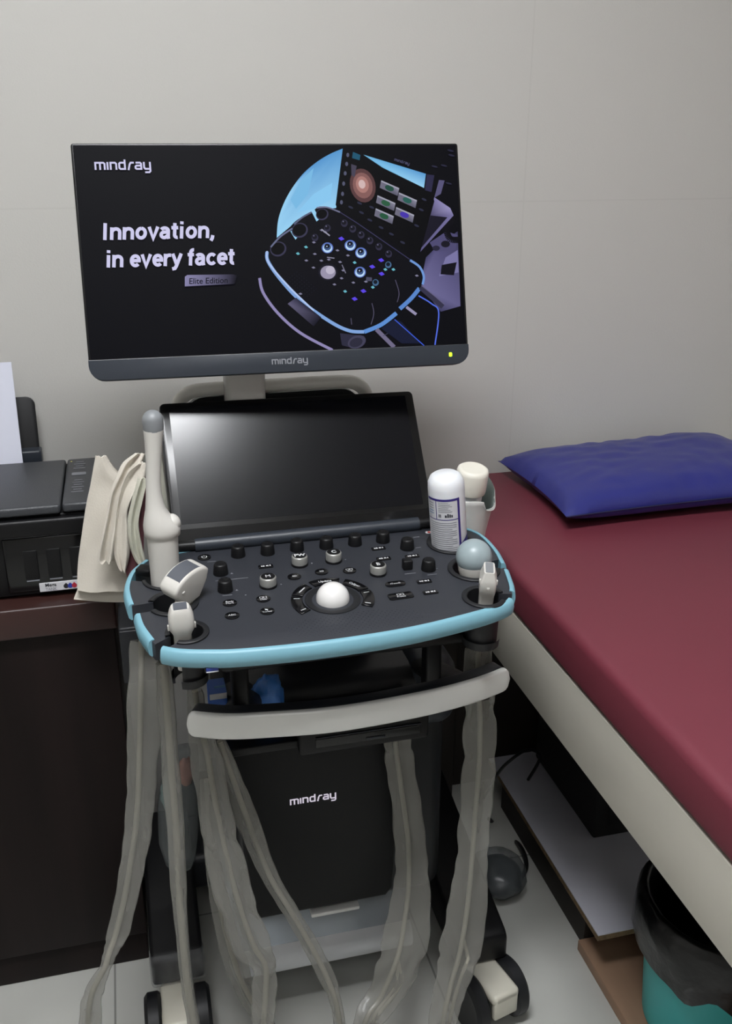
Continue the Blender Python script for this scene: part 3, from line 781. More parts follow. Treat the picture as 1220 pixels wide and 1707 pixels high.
def with_holes(mb_fn, name, cut0, cut1, parent, extra=0):
    o = mb_fn()
    cuts = []
    for cx, cy, ri, ro, sl in HOLES.values():
        if sl is None: key_ = [(ri * math.cos(2 * PI * i / 44), ri * math.sin(2 * PI * i / 44)) for i in range(44)]
        else:
            hf = math.asin(.4); key_ = [(ri * math.cos(hf + (2 * PI - 2 * hf) * i / 40), ri * math.sin(hf + (2 * PI - 2 * hf) * i / 40)) for i in range(41)] + [(.12, -ri * .4), (.12, ri * .4)]
        c = MB(); c.prism(key_, cut0, cut1, M['holder'], DM @ Matrix.Translation((cx, cy, 0)) @ Matrix.Rotation(R(sl or 0), 4, 'Z'))
        cuts.append(c.build('cut', None, 0))
    for c in cuts:
        md = o.modifiers.new('b', 'BOOLEAN'); md.operation = 'DIFFERENCE'; md.object = c; md.solver = 'EXACT'
    dg = bpy.context.evaluated_depsgraph_get(); dg.update()
    me = bpy.data.meshes.new_from_object(o.evaluated_get(dg))
    o.modifiers.clear(); old = o.data; o.data = me; me.name = name
    me.set_sharp_from_angle(angle=R(30))
    for c in cuts:
        me2 = c.data; bpy.data.objects.remove(c); bpy.data.meshes.remove(me2)
    return o
def plate():
    b = MB(); b.prism(OUT, -.024, 0, M['deck'], DM, .0015); return b.build('control_panel', MACH)
PANEL = with_holes(plate, 'control_panel', -.06, .02, MACH)
def under():
    b = MB(); g = inset(OUT, .006); b.prism(g, -.040, -.0242, M['black'], DM); g2 = inset(OUT, .03)
    b.prism(g2, -.058, -.0398, M['black'], DM)
    return b.build('panel_underside', MACH)
UNDER = with_holes(under, 'panel_underside', -.07, .02, MACH)
# deep tray under the panel
b = MB(); b.box((.25, 1.15, .866), (.34, .13, .018), M['black'], .008); b.build('panel_tray', MACH)
for px in (400, 722):
    q = P(px, 1128, 1.16); b = MB(); b.box((q.x, 1.17, .80), (.024, .03, .13), M['black'], .005); b.build('bracket', MACH)

RIM = [(-.003, .0012), (.0010, .0014), (.0040, -.0010), (.0062, -.010), (.0050, -.019), (.0020, -.0225), (-.003, -.0225)]
def bumper(pts):
    pts = [(v.x, v.y) for v in catmull([(*p, 0) for p in pts], 6)]; b = MB(); path, nr = [], []
    for i, p in enumerate(pts):
        a, c = Vector(pts[max(i - 1, 0)]), Vector(pts[min(i + 1, len(pts) - 1)]); t = (c - a).normalized()
        path.append(D(*p)); nr.append((DM.to_3x3() @ Vector((t.y, -t.x, 0))))
    b.sweep(path, RIM, M['blue'], nr, DWv)
    return tag(b.build('bumper', PANEL, 50), 'light blue bumper strip')
bumper([(-.2391, .2806), (-.2580, .2530), (-.2674, .2139), (-.2675, .185), (-.2640, .158)])
bumper([(-.2570, .1330), (-.2530, .102), (-.2420, .0655)])
bumper([(-.2310, .0470), (-.2102, .0355), (-.175, .026), (-.1396, .0200), (-.0663, .0160), (.0098, .0170), (.09, .0242), (.1778, .0423), (.2180, .0560), (.2300, .0650)])
bumper([(.2385, .0830), (.2450, .1000), (.2545, .1433)])
bumper([(.2568, .1600), (.2620, .2078), (.2570, .2598), (.2350, .2870), (.1948, .2990), (.186, .3000)])
bumper([(-.150, .3020), (-.1714, .2990), (-.2000, .2925)])

for key, (cx, cy, ri, ro, sl) in HOLES.items():
    b = MB()
    if sl is None: a0, a1 = 0, 2 * PI
    else:
        half = math.asin(.4); a0, a1 = R(sl) + half, R(sl) + 2 * PI - half
    dp = {'lf': .070, 'rs': .070, 'rg': .05}.get(key, .056)
    b.lathe([(ro, .0002), (ro, .0022), (ro - .001, .003), (ri, .003), (ri - .0012, .0018), (ri - .002, -dp), (ri + .0012, -dp), (ri + .002, -.058)] if True else [], M['holder'], DM @ Matrix.Translation((cx, cy, 0)), 40, a0, a1)
    if key == 'rg': b.lathe([(0, -dp), (ri - .002, -dp), (ri - .002, -dp + .003), (0, -dp + .003)], M['black'], DM @ Matrix.Translation((cx, cy, 0)), 32)
    b.build('probe_holder', PANEL)
b = MB(); q = (-.2430, .2420)
b.box((0, 0, .004), (.022, .018, .012), M['black'], .003, DM @ Matrix.Translation((*q, 0)) @ Matrix.Rotation(R(-30), 4, 'Z')); b.build('cable_clip', PANEL)

def knob(u, v, r=.0098, h=.0165):
    b = MB(); n = 36; T = DM @ Matrix.Translation((u, v, 0))
    b.lathe([(0, 0), (r + .0008, 0), (r + .0006, .003), (r - .0006, h - .0025), (r - .0018, h - .0006), (r * .55, h), (r * .4, h - .0006), (0, h - .0006)], M['black'], T, n)
    o = b.build('knob', PANEL, 50); return o
KN = [(-.1104, .2676), (-.0677, .2660), (-.0239, .2681), (.0199, .2665), (.0634, .2671), (.1067, .2678), (.1357, .2374), (.1469, .1685), (-.1408, .2190), (-.1400, .1706)]
k0 = knob(*KN[0]); off = WLOC[k0.name] - D(*KN[0])
for u, v in KN[1:]: copy_part(k0, D(u, v) + off, PANEL)
b = MB(); b.box((.1178, .1767, .0075), (.014, .012, .015), M['black'], .002, DM); b.build('toggle_switch', PANEL)
for (u, v), s_ in zip(((-.0286, .2216), (.0210, .2219), (-.0817, .1704), (.0738, .1719)), ('PW', 'C', 'M', 'B')):
    T = DM @ Matrix.Translation((u, v, 0)); b = MB(); r, h = .0122, .0150
    b.lathe([(0, 0), (r, 0), (r, .003), (r - .0008, .0034), (r - .0008, h - .002), (r - .0014, h - .0008), (r - .0026, h), (0, h)], M['knobmetal'], T, 40,
            mats=[M['black'], M['black'], M['black'], M['knobmetal'], M['knobmetal'], M['knobmetal'], M['black']])
    b.text(s_, M['print'], T @ Matrix.Translation((0, 0, h + .0002)), .0102, .0 if s_ == 'M' else .03)
    b.build('mode_dial', PANEL)
def button(u, v, outl, txt, size, ang=0, h=.0016, dy=0, sx=1, icon=None):
    T = DM @ Matrix.Translation((u, v, 0)) @ Matrix.Rotation(R(ang), 4, 'Z'); b = MB()
    b.prism(outl, 0, h, M['blackgloss'], T, .0006)
    for i, tx in enumerate(txt.split('\n') if txt else []):
        b.text(tx, M['print'], T @ Matrix.Translation((0, dy - i * size * .85, h + .0001)), size, .0 if 'M' in tx else .012)
    if icon == 'power':
        b.strokes([[(.0036 * math.sin(a), .0036 * math.cos(a)) for a in [R(35 + 29 * i) for i in range(11)]], [(0, .001), (0, .0045)]], .0009, M['print'], T @ Matrix.Translation((0, 0, h + .0001)))
    if icon == 'dual':
        for q in (-.0026, .0026): b.strokes([[(q - .002, .0002), (q - .002, .0042), (q + .002, .0042), (q + .002, .0002), (q - .002, .0002)]], .0006, M['print'], T @ Matrix.Translation((0, 0, h + .0001)))
    if icon == 'arrow':
        b.poly([T @ Vector((x, y, h + .0001)) for x, y in ((-.0028, .0052), (.0022, .0026), (.0004, .0022), (.0014, .0004), (.0002, 0), (-.0006, .0018), (-.0022, .001))], M['print'])
    if icon == 'bars':
        for q, l in ((-.006, .003), (-.003, .005), (.002, .006), (.006, .003)): b.prism(rrect(l * .6, .003, .0003, 1, q, 0), h, h + .0002, M['print'], T)
    b.build('button', PANEL)
oval = [(.0096 * math.cos(2 * PI * i / 28), .0088 * math.sin(2 * PI * i / 28)) for i in range(28)]
button(-.1588, .2706, oval, '', .005, icon='power')
button(-.0426, .1868, oval, '4D', .0052); button(-.0028, .1923, oval, '3D', .0052)
button(.0364, .1873, oval, 'Dual', .0036, dy=-.003, icon='dual')
button(-.1383, .1345, oval, 'Body\nMark', .0052, dy=.0022); button(-.1391, .1021, oval, 'ABC', .0052)
button(-.0936, .1358, oval, 'Clear', .0046, dy=-.0028, icon='dual'); button(-.0934, .1033, oval, 'Cursor', .0044, dy=-.0024, icon='arrow')
bar = rrect(.021, .009, .0015, 3)
button(-.0767, .2248, bar, '', .004, 2, icon='bars'); button(.0939, .2445, bar, '', .004, 2, icon='bars'); button(.0929, .2118, bar, '', .004, 2, icon='bars'); button(.1354, .2102, bar, '', .004, 2, icon='bars')
button(.0893, .1369, rrect(.029, .014, .0069, 6), 'iTouch', .0052, 2); button(.0875, .1038, rrect(.035, .016, .004, 4), 'Freeze', .0046, 3, dy=-.003, icon='dual')
button(.1302, .1348, bar, '', .004, 2, icon='bars'); button(.1296, .1044, bar, '', .004, 2, icon='bars')
TBu, TBv = -.0036, .1150
def arcseg(a0, a1, r0=.0405, r1=.056, n=10):
    return [(r1 * math.cos(R(a0 + (a1 - a0) * i / n)), r1 * math.sin(R(a0 + (a1 - a0) * i / n))) for i in range(n + 1)] + [(r0 * math.cos(R(a1 - (a1 - a0) * i / n)), r0 * math.sin(R(a1 - (a1 - a0) * i / n))) for i in range(n + 1)]
for a0, a1, tx in ((-34, 14, 2), (18, 60, 'Caliper'), (68, 114, 'Update'), (122, 158, 1), (162, 212, 2)):
    T = DM @ Matrix.Translation((TBu, TBv, 0)); b = MB(); b.prism(arcseg(a0, a1), 0, .0022, M['blackgloss'], T, .0007)
    am = R((a0 + a1) / 2)
    if isinstance(tx, str): b.text(tx, M['print'], T @ Matrix.Rotation(am - PI / 2, 4, 'Z') @ Matrix.Translation((0, .0475, .0023)), .0062, .012)
    elif tx == 1: b.prism(rrect(.015, .0016, .0003, 1, 0, .047), .0022, .0024, M['print'], T @ Matrix.Rotation(am - PI / 2, 4, 'Z'))
    else:
        for q in (a0 + 7, a1 - 7): b.prism(rrect(.0011, .008, .0003, 1, 0, .048), .0022, .0024, M['print'], T @ Matrix.Rotation(R(q) - PI / 2, 4, 'Z'))
    b.build('button', PANEL)
b = MB(); b.lathe([(.0375, 0), (.0375, .0012), (.036, .0018), (.0255, -.0005), (.0255, .0)], M['holder'], DM @ Matrix.Translation((TBu, TBv, 0)), 48); b.build('trackball_ring', PANEL)
b = MB(); b.sphere((TBu, TBv, .0020), .0225, M['trackball'], 36, 24, DM); tag(b.build('trackball', PANEL, 60), 'white trackball')
# fine printing on the panel: captions, tick marks, dotted palm rest
b = MB(); H = .00025
for u, v, l in ((-.128, .199, .045), (.118, .162, .016), (.1475, .1525, .014), (.136, .2215, .007), (-.139, .1565, .013), (.118, .188, .010), (.159, .168, .004), (.1525, .236, .008), (.16, .27, .01), (-.150, .257, .012)):
    b.prism(rrect(l, .0009, .0002, 1, u, v), 0, H, M['printdim'], DM)
for u, v in ((-.0110, .2216), (.0385, .2219), (-.064, .1704), (-.115, .152)): b.prism(rrect(.0022, .0022, .001, 3, u, v), 0, H, M['printdim'], DM)
for u, v in ((-.128, .214), (-.127, .166)): b.poly([D(u, v, H), D(u + .004, v, H), D(u + .002, v + .004, H)], M['printdim'])
b.prism(rrect(.052, .0052, .001, 2, .150, .2935), 0, H, M['darkslate'], DM)
b.prism(rrect(.011, .008, .0039, 5, .1835, .2815), 0, H, M['labelwhite'], DM); b.prism(rrect(.005, .0045, .0022, 4, .1835, .2815), H, H * 2, M['red'], DM)
for i in range(26):
    for j in range(11):
        u = .012 + (i - 12.5) * .0068 + (j % 2) * .0034; v = .034 + j * .0042
        if ((u - .012) / .092) ** 2 + ((v - .052) / .027) ** 2 < 1: b.prism([(u + .0009 * math.cos(a), v + .0007 * math.sin(a)) for a in (0, PI / 3, 2 * PI / 3, PI, 4 * PI / 3, 5 * PI / 3)], 0, H, M['slate'], DM)
gp = bmesh.new(); gp.from_mesh(PANEL.data); off_ = WLOC['control_panel'] if 'control_panel' in WLOC else WLOC[PANEL.name]
k0_ = len(PANEL.data.materials); b.bm.verts.index_update(); vs_ = [gp.verts.new(v.co - off_) for v in b.bm.verts]
for f in b.bm.faces: gp.faces.new([vs_[v.index] for v in f.verts]).material_index = k0_ + f.material_index
for m_ in b.mats: PANEL.data.materials.append(m_)
gp.to_mesh(PANEL.data); gp.free(); b.bm.free()
b = MB(); q = P(354, 1117, 1.024); b.box((q.x, 1.030, q.z), (.018, .010, .008), M['black'], .001); b.box((q.x, 1.0245, q.z + .0008), (.015, .002, .0045), M['usb'], .0005); b.box((q.x, 1.0243, q.z - .0024), (.015, .002, .0014), M['print'], .0004); b.build('usb_port', MACH)

# ---- front handle
hp = catmull([(.0345, 1.104, 0), (.08, 1.084, 0), (.133, 1.073, 0), (.23, 1.062, 0), (.348, 1.068, 0), (.43, 1.082, 0), (.4890, 1.1020, 0)], 6)
def barpath(yo, hh, zc, th, m, ends=1, ex=0):
    b = MB(); n = len(hp); rings = []
    sec = rrect(th, 1, .3 * th, 4)
    for i, p in enumerate(hp):
        s_ = i / (n - 1); d = min(s_, 1 - s_) * .46; e = min(1, d / (hh / 2))
        f = math.sqrt(max(.03, 1 - (1 - e) ** 2)) if e < 1 else 1
        a, c = hp[max(i - 1, 0)], hp[min(i + 1, n - 1)]; t = (c - a).normalized(); nn = Vector((-t.y, t.x, 0))
        zz = zc - .004 * (1 - s_)
        q = rrect(th, hh * f, min(.004, th * .4, hh * f * .45), 3)
        rings.append([p + nn * (yo + x) + Vector((0, 0, zz + z)) for x, z in q])
    for A, B in zip(rings, rings[1:]): b.grid([A, B], m, True)
    b.poly(rings[0], m); b.poly(rings[-1], m)
    bmesh.ops.remove_doubles(b.bm, verts=b.bm.verts[:], dist=1e-6)
    return b
hp = [p for p in catmull([tuple(v) for v in hp], 2)]
hdl = barpath(0, .038, .7835, .010, M['silver']).build('front_handle', MACH, 50)
barpath(.0165, .034, .7835, .022, M['darkslate']).build('grip_back', hdl, 50)
for x, x2 in ((.072, .12), (.452, .43)):
    b = MB(); b.tube(catmull([(x + .008, 1.112, .762), (x + (x2 - x) * .4, 1.14, .752), (x2, 1.20, .735), (x2, 1.30, .70)], 5), .026, M['black'], 14, .016, (1, 0, 0)); b.build('handle_arm', MACH)

# ---- body, column, drive
b = MB(); b.box((.285, 1.51, .475), (.36, .46, .46), M['darkslate'], .03, seg=4); body = b.build('main_body', MACH)
b = MB(); b.box((.275, 1.47, .79), (.17, .22, .20), M['slate'], .015); b.build('column', MACH)
b = MB(); T = frame((.243, 1.262, .44), (1, 0, 0), (0, .06, 1), (0, -1, .06))
b.prism([(-.146, .235), (-.122, -.140), (-.110, -.155), (.108, -.155), (.120, -.140), (.140, .235)], -.012, .008, M['cover'], T, .005, 3)
fc = b.build('front_cover', MACH)
b = MB(); q = HIT(522, 1332, T @ Vector((0, 0, .0086)), T.to_3x3() @ Vector((0, 0, 1))); logo(b, M['litprint'], frame(q, T.to_3x3() @ Vector((1, 0, 0)), T.to_3x3() @ Vector((0, 1, 0)), T.to_3x3() @ Vector((0, 0, 1))), .0098); tag(b.build('brand_mark', fc, 0), 'white word mark')
b = MB(); b.box((.150, 1.225, .667), (.13, .09, .014), M['black'], .003); b.build('storage_ledge', MACH)
b = MB(); b.box((.294, 1.190, .676), (.20, .05, .042), M['black'], .005); b.box((.205, 1.23, .676), (.016, .06, .03), M['black'], .002); b.box((.386, 1.23, .676), (.016, .06, .03), M['black'], .002); dv = b.build('disc_drive', MACH)
b = MB(); b.box((.299, 1.1645, .675), (.162, .004, .015), M['blackgloss'], .001); b.box((.309, 1.162, .672), (.03, .002, .004), M['slate'], .0008); b.box((.299, 1.1635, .6845), (.162, .003, .0012), M['slate']); b.build('disc_tray', dv)
b = MB(); b.box((.44, 1.34, .655), (.085, .14, .13), M['slate'], .035, seg=5); b.build('side_housing', MACH)

# ---- base, legs and casters
b = MB(); g = []
prof = [(1.31, .108), (1.292, .112), (1.287, .122), (1.287, .136), (1.293, .149), (1.308, .158), (1.345, .22), (1.40, .262), (1.75, .262), (1.75, .108)]
x0, x1 = .085, .415
vs = [[b.bm.verts.new((x, y, z)) for y, z in prof] for x in (x0, x1)]
for i in range(len(prof)):
    j = (i + 1) % len(prof); f = b.bm.faces.new((vs[0][i], vs[0][j], vs[1][j], vs[1][i])); f.material_index = b.mi(M['steptop'] if i >= 5 else M['step'])
for k in (0, 1):
    f = b.bm.faces.new(vs[k]); f.material_index = b.mi(M['steptop'])
b.build('base', MACH)
b = MB(); q0 = P(500, 1518, 1.33); b.box((.262, 1.262, .268), (.085, .03, .007), M['silver'], .002); b.build('release_pedal', MACH)
def leg(xc, yf, yb, wd, z0, z1, zb):
    b = MB(); g = bmesh.new()
    pr = [(yf, z0), (yf, z1 - .01), (yf + .012, z1), (yf + .10, z1 + .02), (yb, zb), (yb, z0)]
    A = [g.verts.new((xc - wd / 2, y, z)) for y, z in pr]; B = [g.verts.new((xc + wd / 2, y, z)) for y, z in pr]; n = len(pr)
    for i in range(n): g.faces.new((A[i], A[(i + 1) % n], B[(i + 1) % n], B[i]))
    g.faces.new(A[::-1]); g.faces.new(B); bmesh.ops.recalc_face_normals(g, faces=g.faces[:])
    bmesh.ops.bevel(g, geom=g.edges[:], offset=.008, segments=3, profile=.5, affect='EDGES')
    b.merge(g, M['black']); return b.build('leg', MACH)
lg = leg(-.010, 1.318, 1.62, .092, .105, .163, .25)
b = MB(); b.box((-.010, 1.335, .132), (.096, .040, .060), M['sleevethin'], .008); tag(b.build('plastic_wrap', lg), 'clear plastic wrap')
leg(.528, 1.225, 1.62, .098, .105, .165, .25)
leg(.07, 1.55, 1.80, .098, .105, .165, .2); leg(.44, 1.55, 1.80, .098, .105, .165, .2)
b = MB(); b.box((.255, 1.60, .15), (.52, .14, .08), M['darkslate'], .015); b.build('cross_beam', MACH)
def caster(x, y, ang):
    T = Matrix.Translation((x, y, 0)) @ Matrix.Rotation(R(ang), 4, 'Z'); b = MB()
    b.box((0, -.004, .093), (.056, .100, .022), M['cream'], .008, T); b.box((0, .034, .056), (.046, .020, .070), M['cream'], .005, T); b.box((0, -.048, .075), (.050, .012, .050), M['cream'], .004, T)
    o = b.build('caster', MACH)
    for sx in (-1, 1):
        b = MB(); Tw = T @ Matrix.Translation((sx * .042, 0, .054)) @ Matrix.Rotation(PI / 2, 4, 'Y')
        b.lathe([(0, -.013), (.034, -.013), (.047, -.015), (.054, -.009), (.054, .009), (.047, .015), (.034, .013), (0, .013)], M['tyre'], Tw, 44); b.build('wheel', o)
caster(-.016, 1.285, 0); caster(.536, 1.205, 14); caster(.07, 1.72, 0); caster(.44, 1.72, 0)

# side bin the cloths lie in, and gel-cup ring on the other side
b = MB(); b.box((-.022, 1.385, .815), (.056, .13, .010), M['darkslate'], .003)
for sx in (-.047, .003): b.box((sx, 1.385, .77), (.006, .13, .09), M['darkslate'], .002)
b.box((-.022, 1.322, .77), (.056, .006, .09), M['darkslate'], .002)
b.box((.05, 1.40, .80), (.10, .03, .02), M['darkslate'], .003); b.build('side_rack', MACH)

# ================================================================== PROBES IN THE HOLDERS
def loft(secs, m, T, n=28, pw=2.6):
    """stack of rounded-rectangle sections: (z, cx, cy, hx, hy)"""
    b = MB(); rows = []
    for z, cx, cy, hx, hy in secs:
        row = []
        for i in range(n):
            a = 2 * PI * i / n; c, s_ = math.cos(a), math.sin(a)
            row.append(T @ Vector((cx + hx * math.copysign(abs(c) ** (2 / pw), c), cy + hy * math.copysign(abs(s_) ** (2 / pw), s_), z)))
        rows.append(row)
    b.grid(rows, m, True); b.poly(rows[0], m); b.poly(rows[-1], m)
    return b
# tall endocavity probe
ex, ey = D(HOLES['le'][0] - .003, HOLES['le'][1] - .005)[:2]
PT = Matrix.Translation((ex, ey, 0))
t = thing('ultrasound_probe', 'tall white wand probe with grey round tip in the rear left holder', 'probe', (ex, ey, .90))
k = lambda py: P(262, py, ey).z
secs = [(k(1010), 0, 0, .0185, .0185), (k(967), 0, 0, .0195, .0190), (k(895), .0010, 0, .0207, .0195), (k(893), .0010, 0, .0210, .0197), (k(891), .0014, 0, .0240, .0215), (k(882), .0014, 0, .0246, .0220),
        (k(874), .0006, 0, .0238, .0215), (k(867), -.0010, 0, .0212, .0200), (k(858), -.0036, 0, .0170, .0180), (k(848), -.0050, 0, .0136, .0152), (k(838), -.0055, 0, .0120, .0130), (k(822), -.0056, 0, .0104, .0112), (k(800), -.0048, 0, .0098, .0102), (k(766), -.0024, 0, .0101, .0103), (k(735), -.0002, 0, .0116, .0114), (k(716), .0009, 0, .0130, .0126)]
loft(secs, M['probe'], PT, 32, 2.1).build('body', t, 60)
b = MB(); b.sphere((.0145, -.001, k(874)), .0120, M['probe'], 20, 14, PT, (1, 1.1, 1.1)); b.build('grip_bump', t, 60)
b = MB(); zc_ = k(700); b.lathe([(.0126, k(717)), (.0133, k(712)), (.0136, zc_)] + [(.0136 * math.cos(R(a)), zc_ + .0136 * math.sin(R(a))) for a in range(8, 90, 8)] + [(0, zc_ + .0136)], M['lens'], PT @ Matrix.Translation((.0010, 0, 0)), 32)
tag(b.build('tip', t, 60), 'grey rounded tip')

# curved probe
t = thing('ultrasound_probe', 'wide curved white probe with slate lens leaning in the middle left holder', 'probe', (*D(HOLES['lm'][0], HOLES['lm'][1])[:2], .88))
oc = P(308, 972, D(HOLES['lm'][0], HOLES['lm'][1])[1] - .002)
ax = Vector((.72, .62, .22)).normalized(); upv = Vector((-.20, -.42, .88)); upv = (upv - ax * upv.dot(ax)).normalized(); dp = upv.cross(ax)
CT = frame(oc, ax, upv, ax.cross(upv))   # x = wide, y = up, z = thickness
o_ = []
for i in range(13): a = R(150 - 120 * i / 12); o_.append((.036 * math.cos(a) * 1.0, .010 + .036 * math.sin(a) * .62 - .006))
prof = o_ + [(.0345, .010), (.030, -.004), (.0205, -.016), (.012, -.026), (-.012, -.026), (-.0205, -.016), (-.030, -.004), (-.0345, .010)]
def sym_prism(pr, th, m, T, bev=.005):
    b = MB(); g = bmesh.new()
    A = [g.verts.new((x, y, -th)) for x, y in pr]; B = [g.verts.new((x, y, th)) for x, y in pr]; n = len(pr)
    for i in range(n): g.faces.new((A[i], A[(i + 1) % n], B[(i + 1) % n], B[i]))
    fa, fb = g.faces.new(A[::-1]), g.faces.new(B); bmesh.ops.recalc_face_normals(g, faces=g.faces[:])
    bmesh.ops.bevel(g, geom=list(set(list(fa.edges) + list(fb.edges))), offset=bev, segments=4, profile=.5, affect='EDGES')
    b.merge(g, m, T); return b
bd = sym_prism([(x * .94, y * .94) for x, y in prof], .0150, M['probe'], CT, .0045)
bd.box((-.018, .004, .0149), (.005, .004, .002), M['probe'], .0008, CT)
bd.build('head', t, 50)
lp = [(.0325 * math.cos(R(150 - 118 * i / 14)), .0034 + .0352 * math.sin(R(150 - 118 * i / 14)) * .62) for i in range(15)]
b = MB(); rows = [[CT @ Vector((x, y, z)) for x, y in lp] for z in (-.0112, .0112)]
rows = [[CT @ Vector((x, y - .003, -.0112)) for x, y in lp]] + rows + [[CT @ Vector((x, y - .003, .0112)) for x, y in lp]]
b.grid(rows, M['lensdark']); tag(b.build('lens', t, 50), 'slate grey curved lens')
hc = D(HOLES['lm'][0] - .004, HOLES['lm'][1] - .008, -.055)
b = MB(); p0 = CT @ Vector((0, -.022, 0)); b.tube(catmull([p0, p0.lerp(hc, .35), p0.lerp(hc, .7), hc], 4), lerp_list([.013, .0115, .0095, .008], 4), M['probe'], 16, side=(1, 0, 0)); b.build('neck', t, 60)

# small straight probe
u, v = HOLES['lf'][:2]; t = thing('ultrasound_probe', 'small white straight probe in the front left holder by the blue rim', 'probe', (*D(u, v)[:2], .86))
LT = Matrix.Translation(D(u - .006, v - .006)) @ Matrix.Rotation(R(-1), 4, 'Y') @ Matrix.Rotation(R(7), 4, 'X') @ Matrix.Diagonal((.9, .95, .86, 1))
b = loft([(-.055, 0, 0, .0108, .009), (-.02, 0, 0, .0128, .0105), (.004, 0, 0, .0122, .0102), (.010, 0, 0, .0140, .0115), (.016, 0, 0, .0168, .0135), (.024, 0, 0, .0176, .0142), (.036, 0, 0, .0172, .0138), (.045, 0, 0, .0150, .0125), (.050, 0, 0, .0128, .0110), (.0515, 0, 0, .0118, .0102)], M['probe'], LT, 32, 3.2)
for sx in (-1, 1): b.box((sx * .0178, -.002, .019), (.003, .005, .009), M['probe'], .001, LT)
b.build('body', t, 50)
b = MB(); b.prism(rrect(.0185, .0165, .001, 2), .0512, .0522, M['lensdark'], LT); tag(b.build('lens', t), 'slate grey lens')

# ball probe
u, v = HOLES['rb'][:2]; c = D(u, v); t = thing('ultrasound_probe', 'round grey domed probe in the right side holder', 'probe', (c.x, c.y, .88))
by = c.y - .004; ctr = P(790, 928, by); r_ = .0255
BT = Matrix.Translation(ctr) @ Matrix.Rotation(R(-3), 4, 'Y')
b = MB(); b.lathe([(r_ * math.cos(R(a)), r_ * math.sin(R(a))) for a in range(-24, 90, 6)] + [(0, r_)], M['ball'], BT, 40); tag(b.build('dome', t, 60), 'grey blue dome')
b = MB(); b.lathe([(0, -.075), (.010, -.075), (.012, -.055), (.0185, -.034), (.0225, -.0195), (.0235, -.0103), (.0228, -.0100), (0, -.0103)], M['probe'], BT, 40); b.build('body', t, 50)

# small rectangular probe
u, v = HOLES['rs'][:2]; t = thing('ultrasound_probe', 'narrow white box shaped probe in the front right holder', 'probe', (*D(u, v)[:2], .86))
ST = Matrix.Translation(D(u + .004, v + .002)) @ Matrix.Rotation(R(-19), 4, 'Z') @ Matrix.Rotation(R(2.5), 4, 'Y') @ Matrix.Rotation(R(8), 4, 'X') @ Matrix.Diagonal((1, .85, .95, 1))
b = loft([(-.055, 0, 0, .008, .010), (-.006, 0, 0, .0098, .012), (.006, 0, 0, .0100, .0122), (.012, 0, 0, .0108, .015), (.018, 0, 0, .0112, .018), (.034, 0, 0, .0112, .0195), (.036, 0, 0, .0106, .019), (.046, 0, 0, .0078, .0172), (.0485, 0, 0, .0074, .0165)], M['probe'], ST, 32, 6)
for sx in (-1, 1): b.box((sx * .0108, -.012, .032), (.003, .004, .008), M['probe'], .001, ST)
b.box((0, -.0185, .024), (.004, .003, .004), M['probe'], .001, ST)
b.build('body', t, 50)
b = MB(); b.prism(rrect(.0102, .029, .001, 2), .0482, .0492, M['lens'], ST); tag(b.build('lens', t), 'grey strip lens')

# ================================================================== BOTTLES AND CUP
def patch(b, r, a0, a1, z0, z1, m, T, n=14, lift=0):
    rows = [[T @ Vector(((r + lift) * math.cos(a0 + (a1 - a0) * i / n), (r + lift) * math.sin(a0 + (a1 - a0) * i / n), z)) for i in range(n + 1)] for z in (z0, z1)]
    b.grid(rows, m)
u, v = HOLES['rg'][:2]; gb = D(u + .002, v - .003, -.0455)
GT = Matrix.Translation(gb) @ Matrix.Rotation(R(-6), 4, 'Y') @ Matrix.Rotation(R(3), 4, 'X')
t = thing('gel_bottle', 'white gel bottle with purple bordered label in the panel holder', 'bottle', tuple(gb))
r_ = .0268; Hh = .162
b = MB(); b.lathe([(0, 0), (r_ - .004, 0), (r_ - .001, .002), (r_, .006), (r_, Hh - .020), (r_ - .0006, Hh - .012), (r_ - .004, Hh - .004), (r_ - .009, Hh - .0005), (0, Hh)], M['bottle'], GT, 48); b.build('body', t, 50)
b = MB(); fa = R(-113); z1 = Hh - .030
patch(b, r_, fa - 1.15, fa + .78, .030, z1, M['labelwhite'], GT, 26, .0003)
patch(b, r_, fa - 1.15, fa + .78, z1 - .003, z1 + .0005, M['purple'], GT, 26, .0006)
patch(b, r_, fa + .66, fa + .80, .02, z1, M['purple'], GT, 4, .0006)
patch(b, r_, fa + .80, fa + 1.7, .03, .058, M['purple'], GT, 12, .0006)
rows = [[GT @ Vector(((r_ + .0006) * math.cos(a), (r_ + .0006) * math.sin(a), z)) for a, z in ((fa + .80 + .9 * i / 8, (.058 if kk == 0 else .058 + .012 * i / 8)) for i in range(9))] for kk in (0, 1)]
b.grid(rows, M['purple'])
patch(b, r_, fa - .55, fa - .51, z1 - .032, z1 - .003, M['purple'], GT, 2, .0006)
patch(b, r_, fa - 1.15, fa + .66, z1 - .033, z1 - .0318, M['purple'], GT, 22, .0006)
for i in range(16): patch(b, r_, fa - .95 + .03 * math.sin(i * 2), fa + .55 - .25 * (i % 4 == 3), z1 - .038 - i * .0034, z1 - .0370 - i * .0034, M['labeltext'], GT, 16, .0006)
for i in range(6): patch(b, r_, fa - .40, fa + .15 + .1 * (i % 3), z1 - .006 - i * .0028, z1 - .0052 - i * .0028, M['labeltext'], GT, 10, .0006)
for i in range(5): patch(b, r_, fa - 1.08, fa - .70, z1 - .008 - i * .004, z1 - .0068 - i * .004, M['labelblue'] if i > 2 else M['labeltext'], GT, 8, .0006)
for a, wd, h_ in ((-.40, .05, .005), (-.32, .05, .005), (-.06, .1, .004), (.07, .08, .006), (.18, .08, .005), (.28, .08, .004)): patch(b, r_, fa + a, fa + a + wd, z1 - .0285, z1 - .0285 + h_, M['labelink'], GT, 3, .0007)
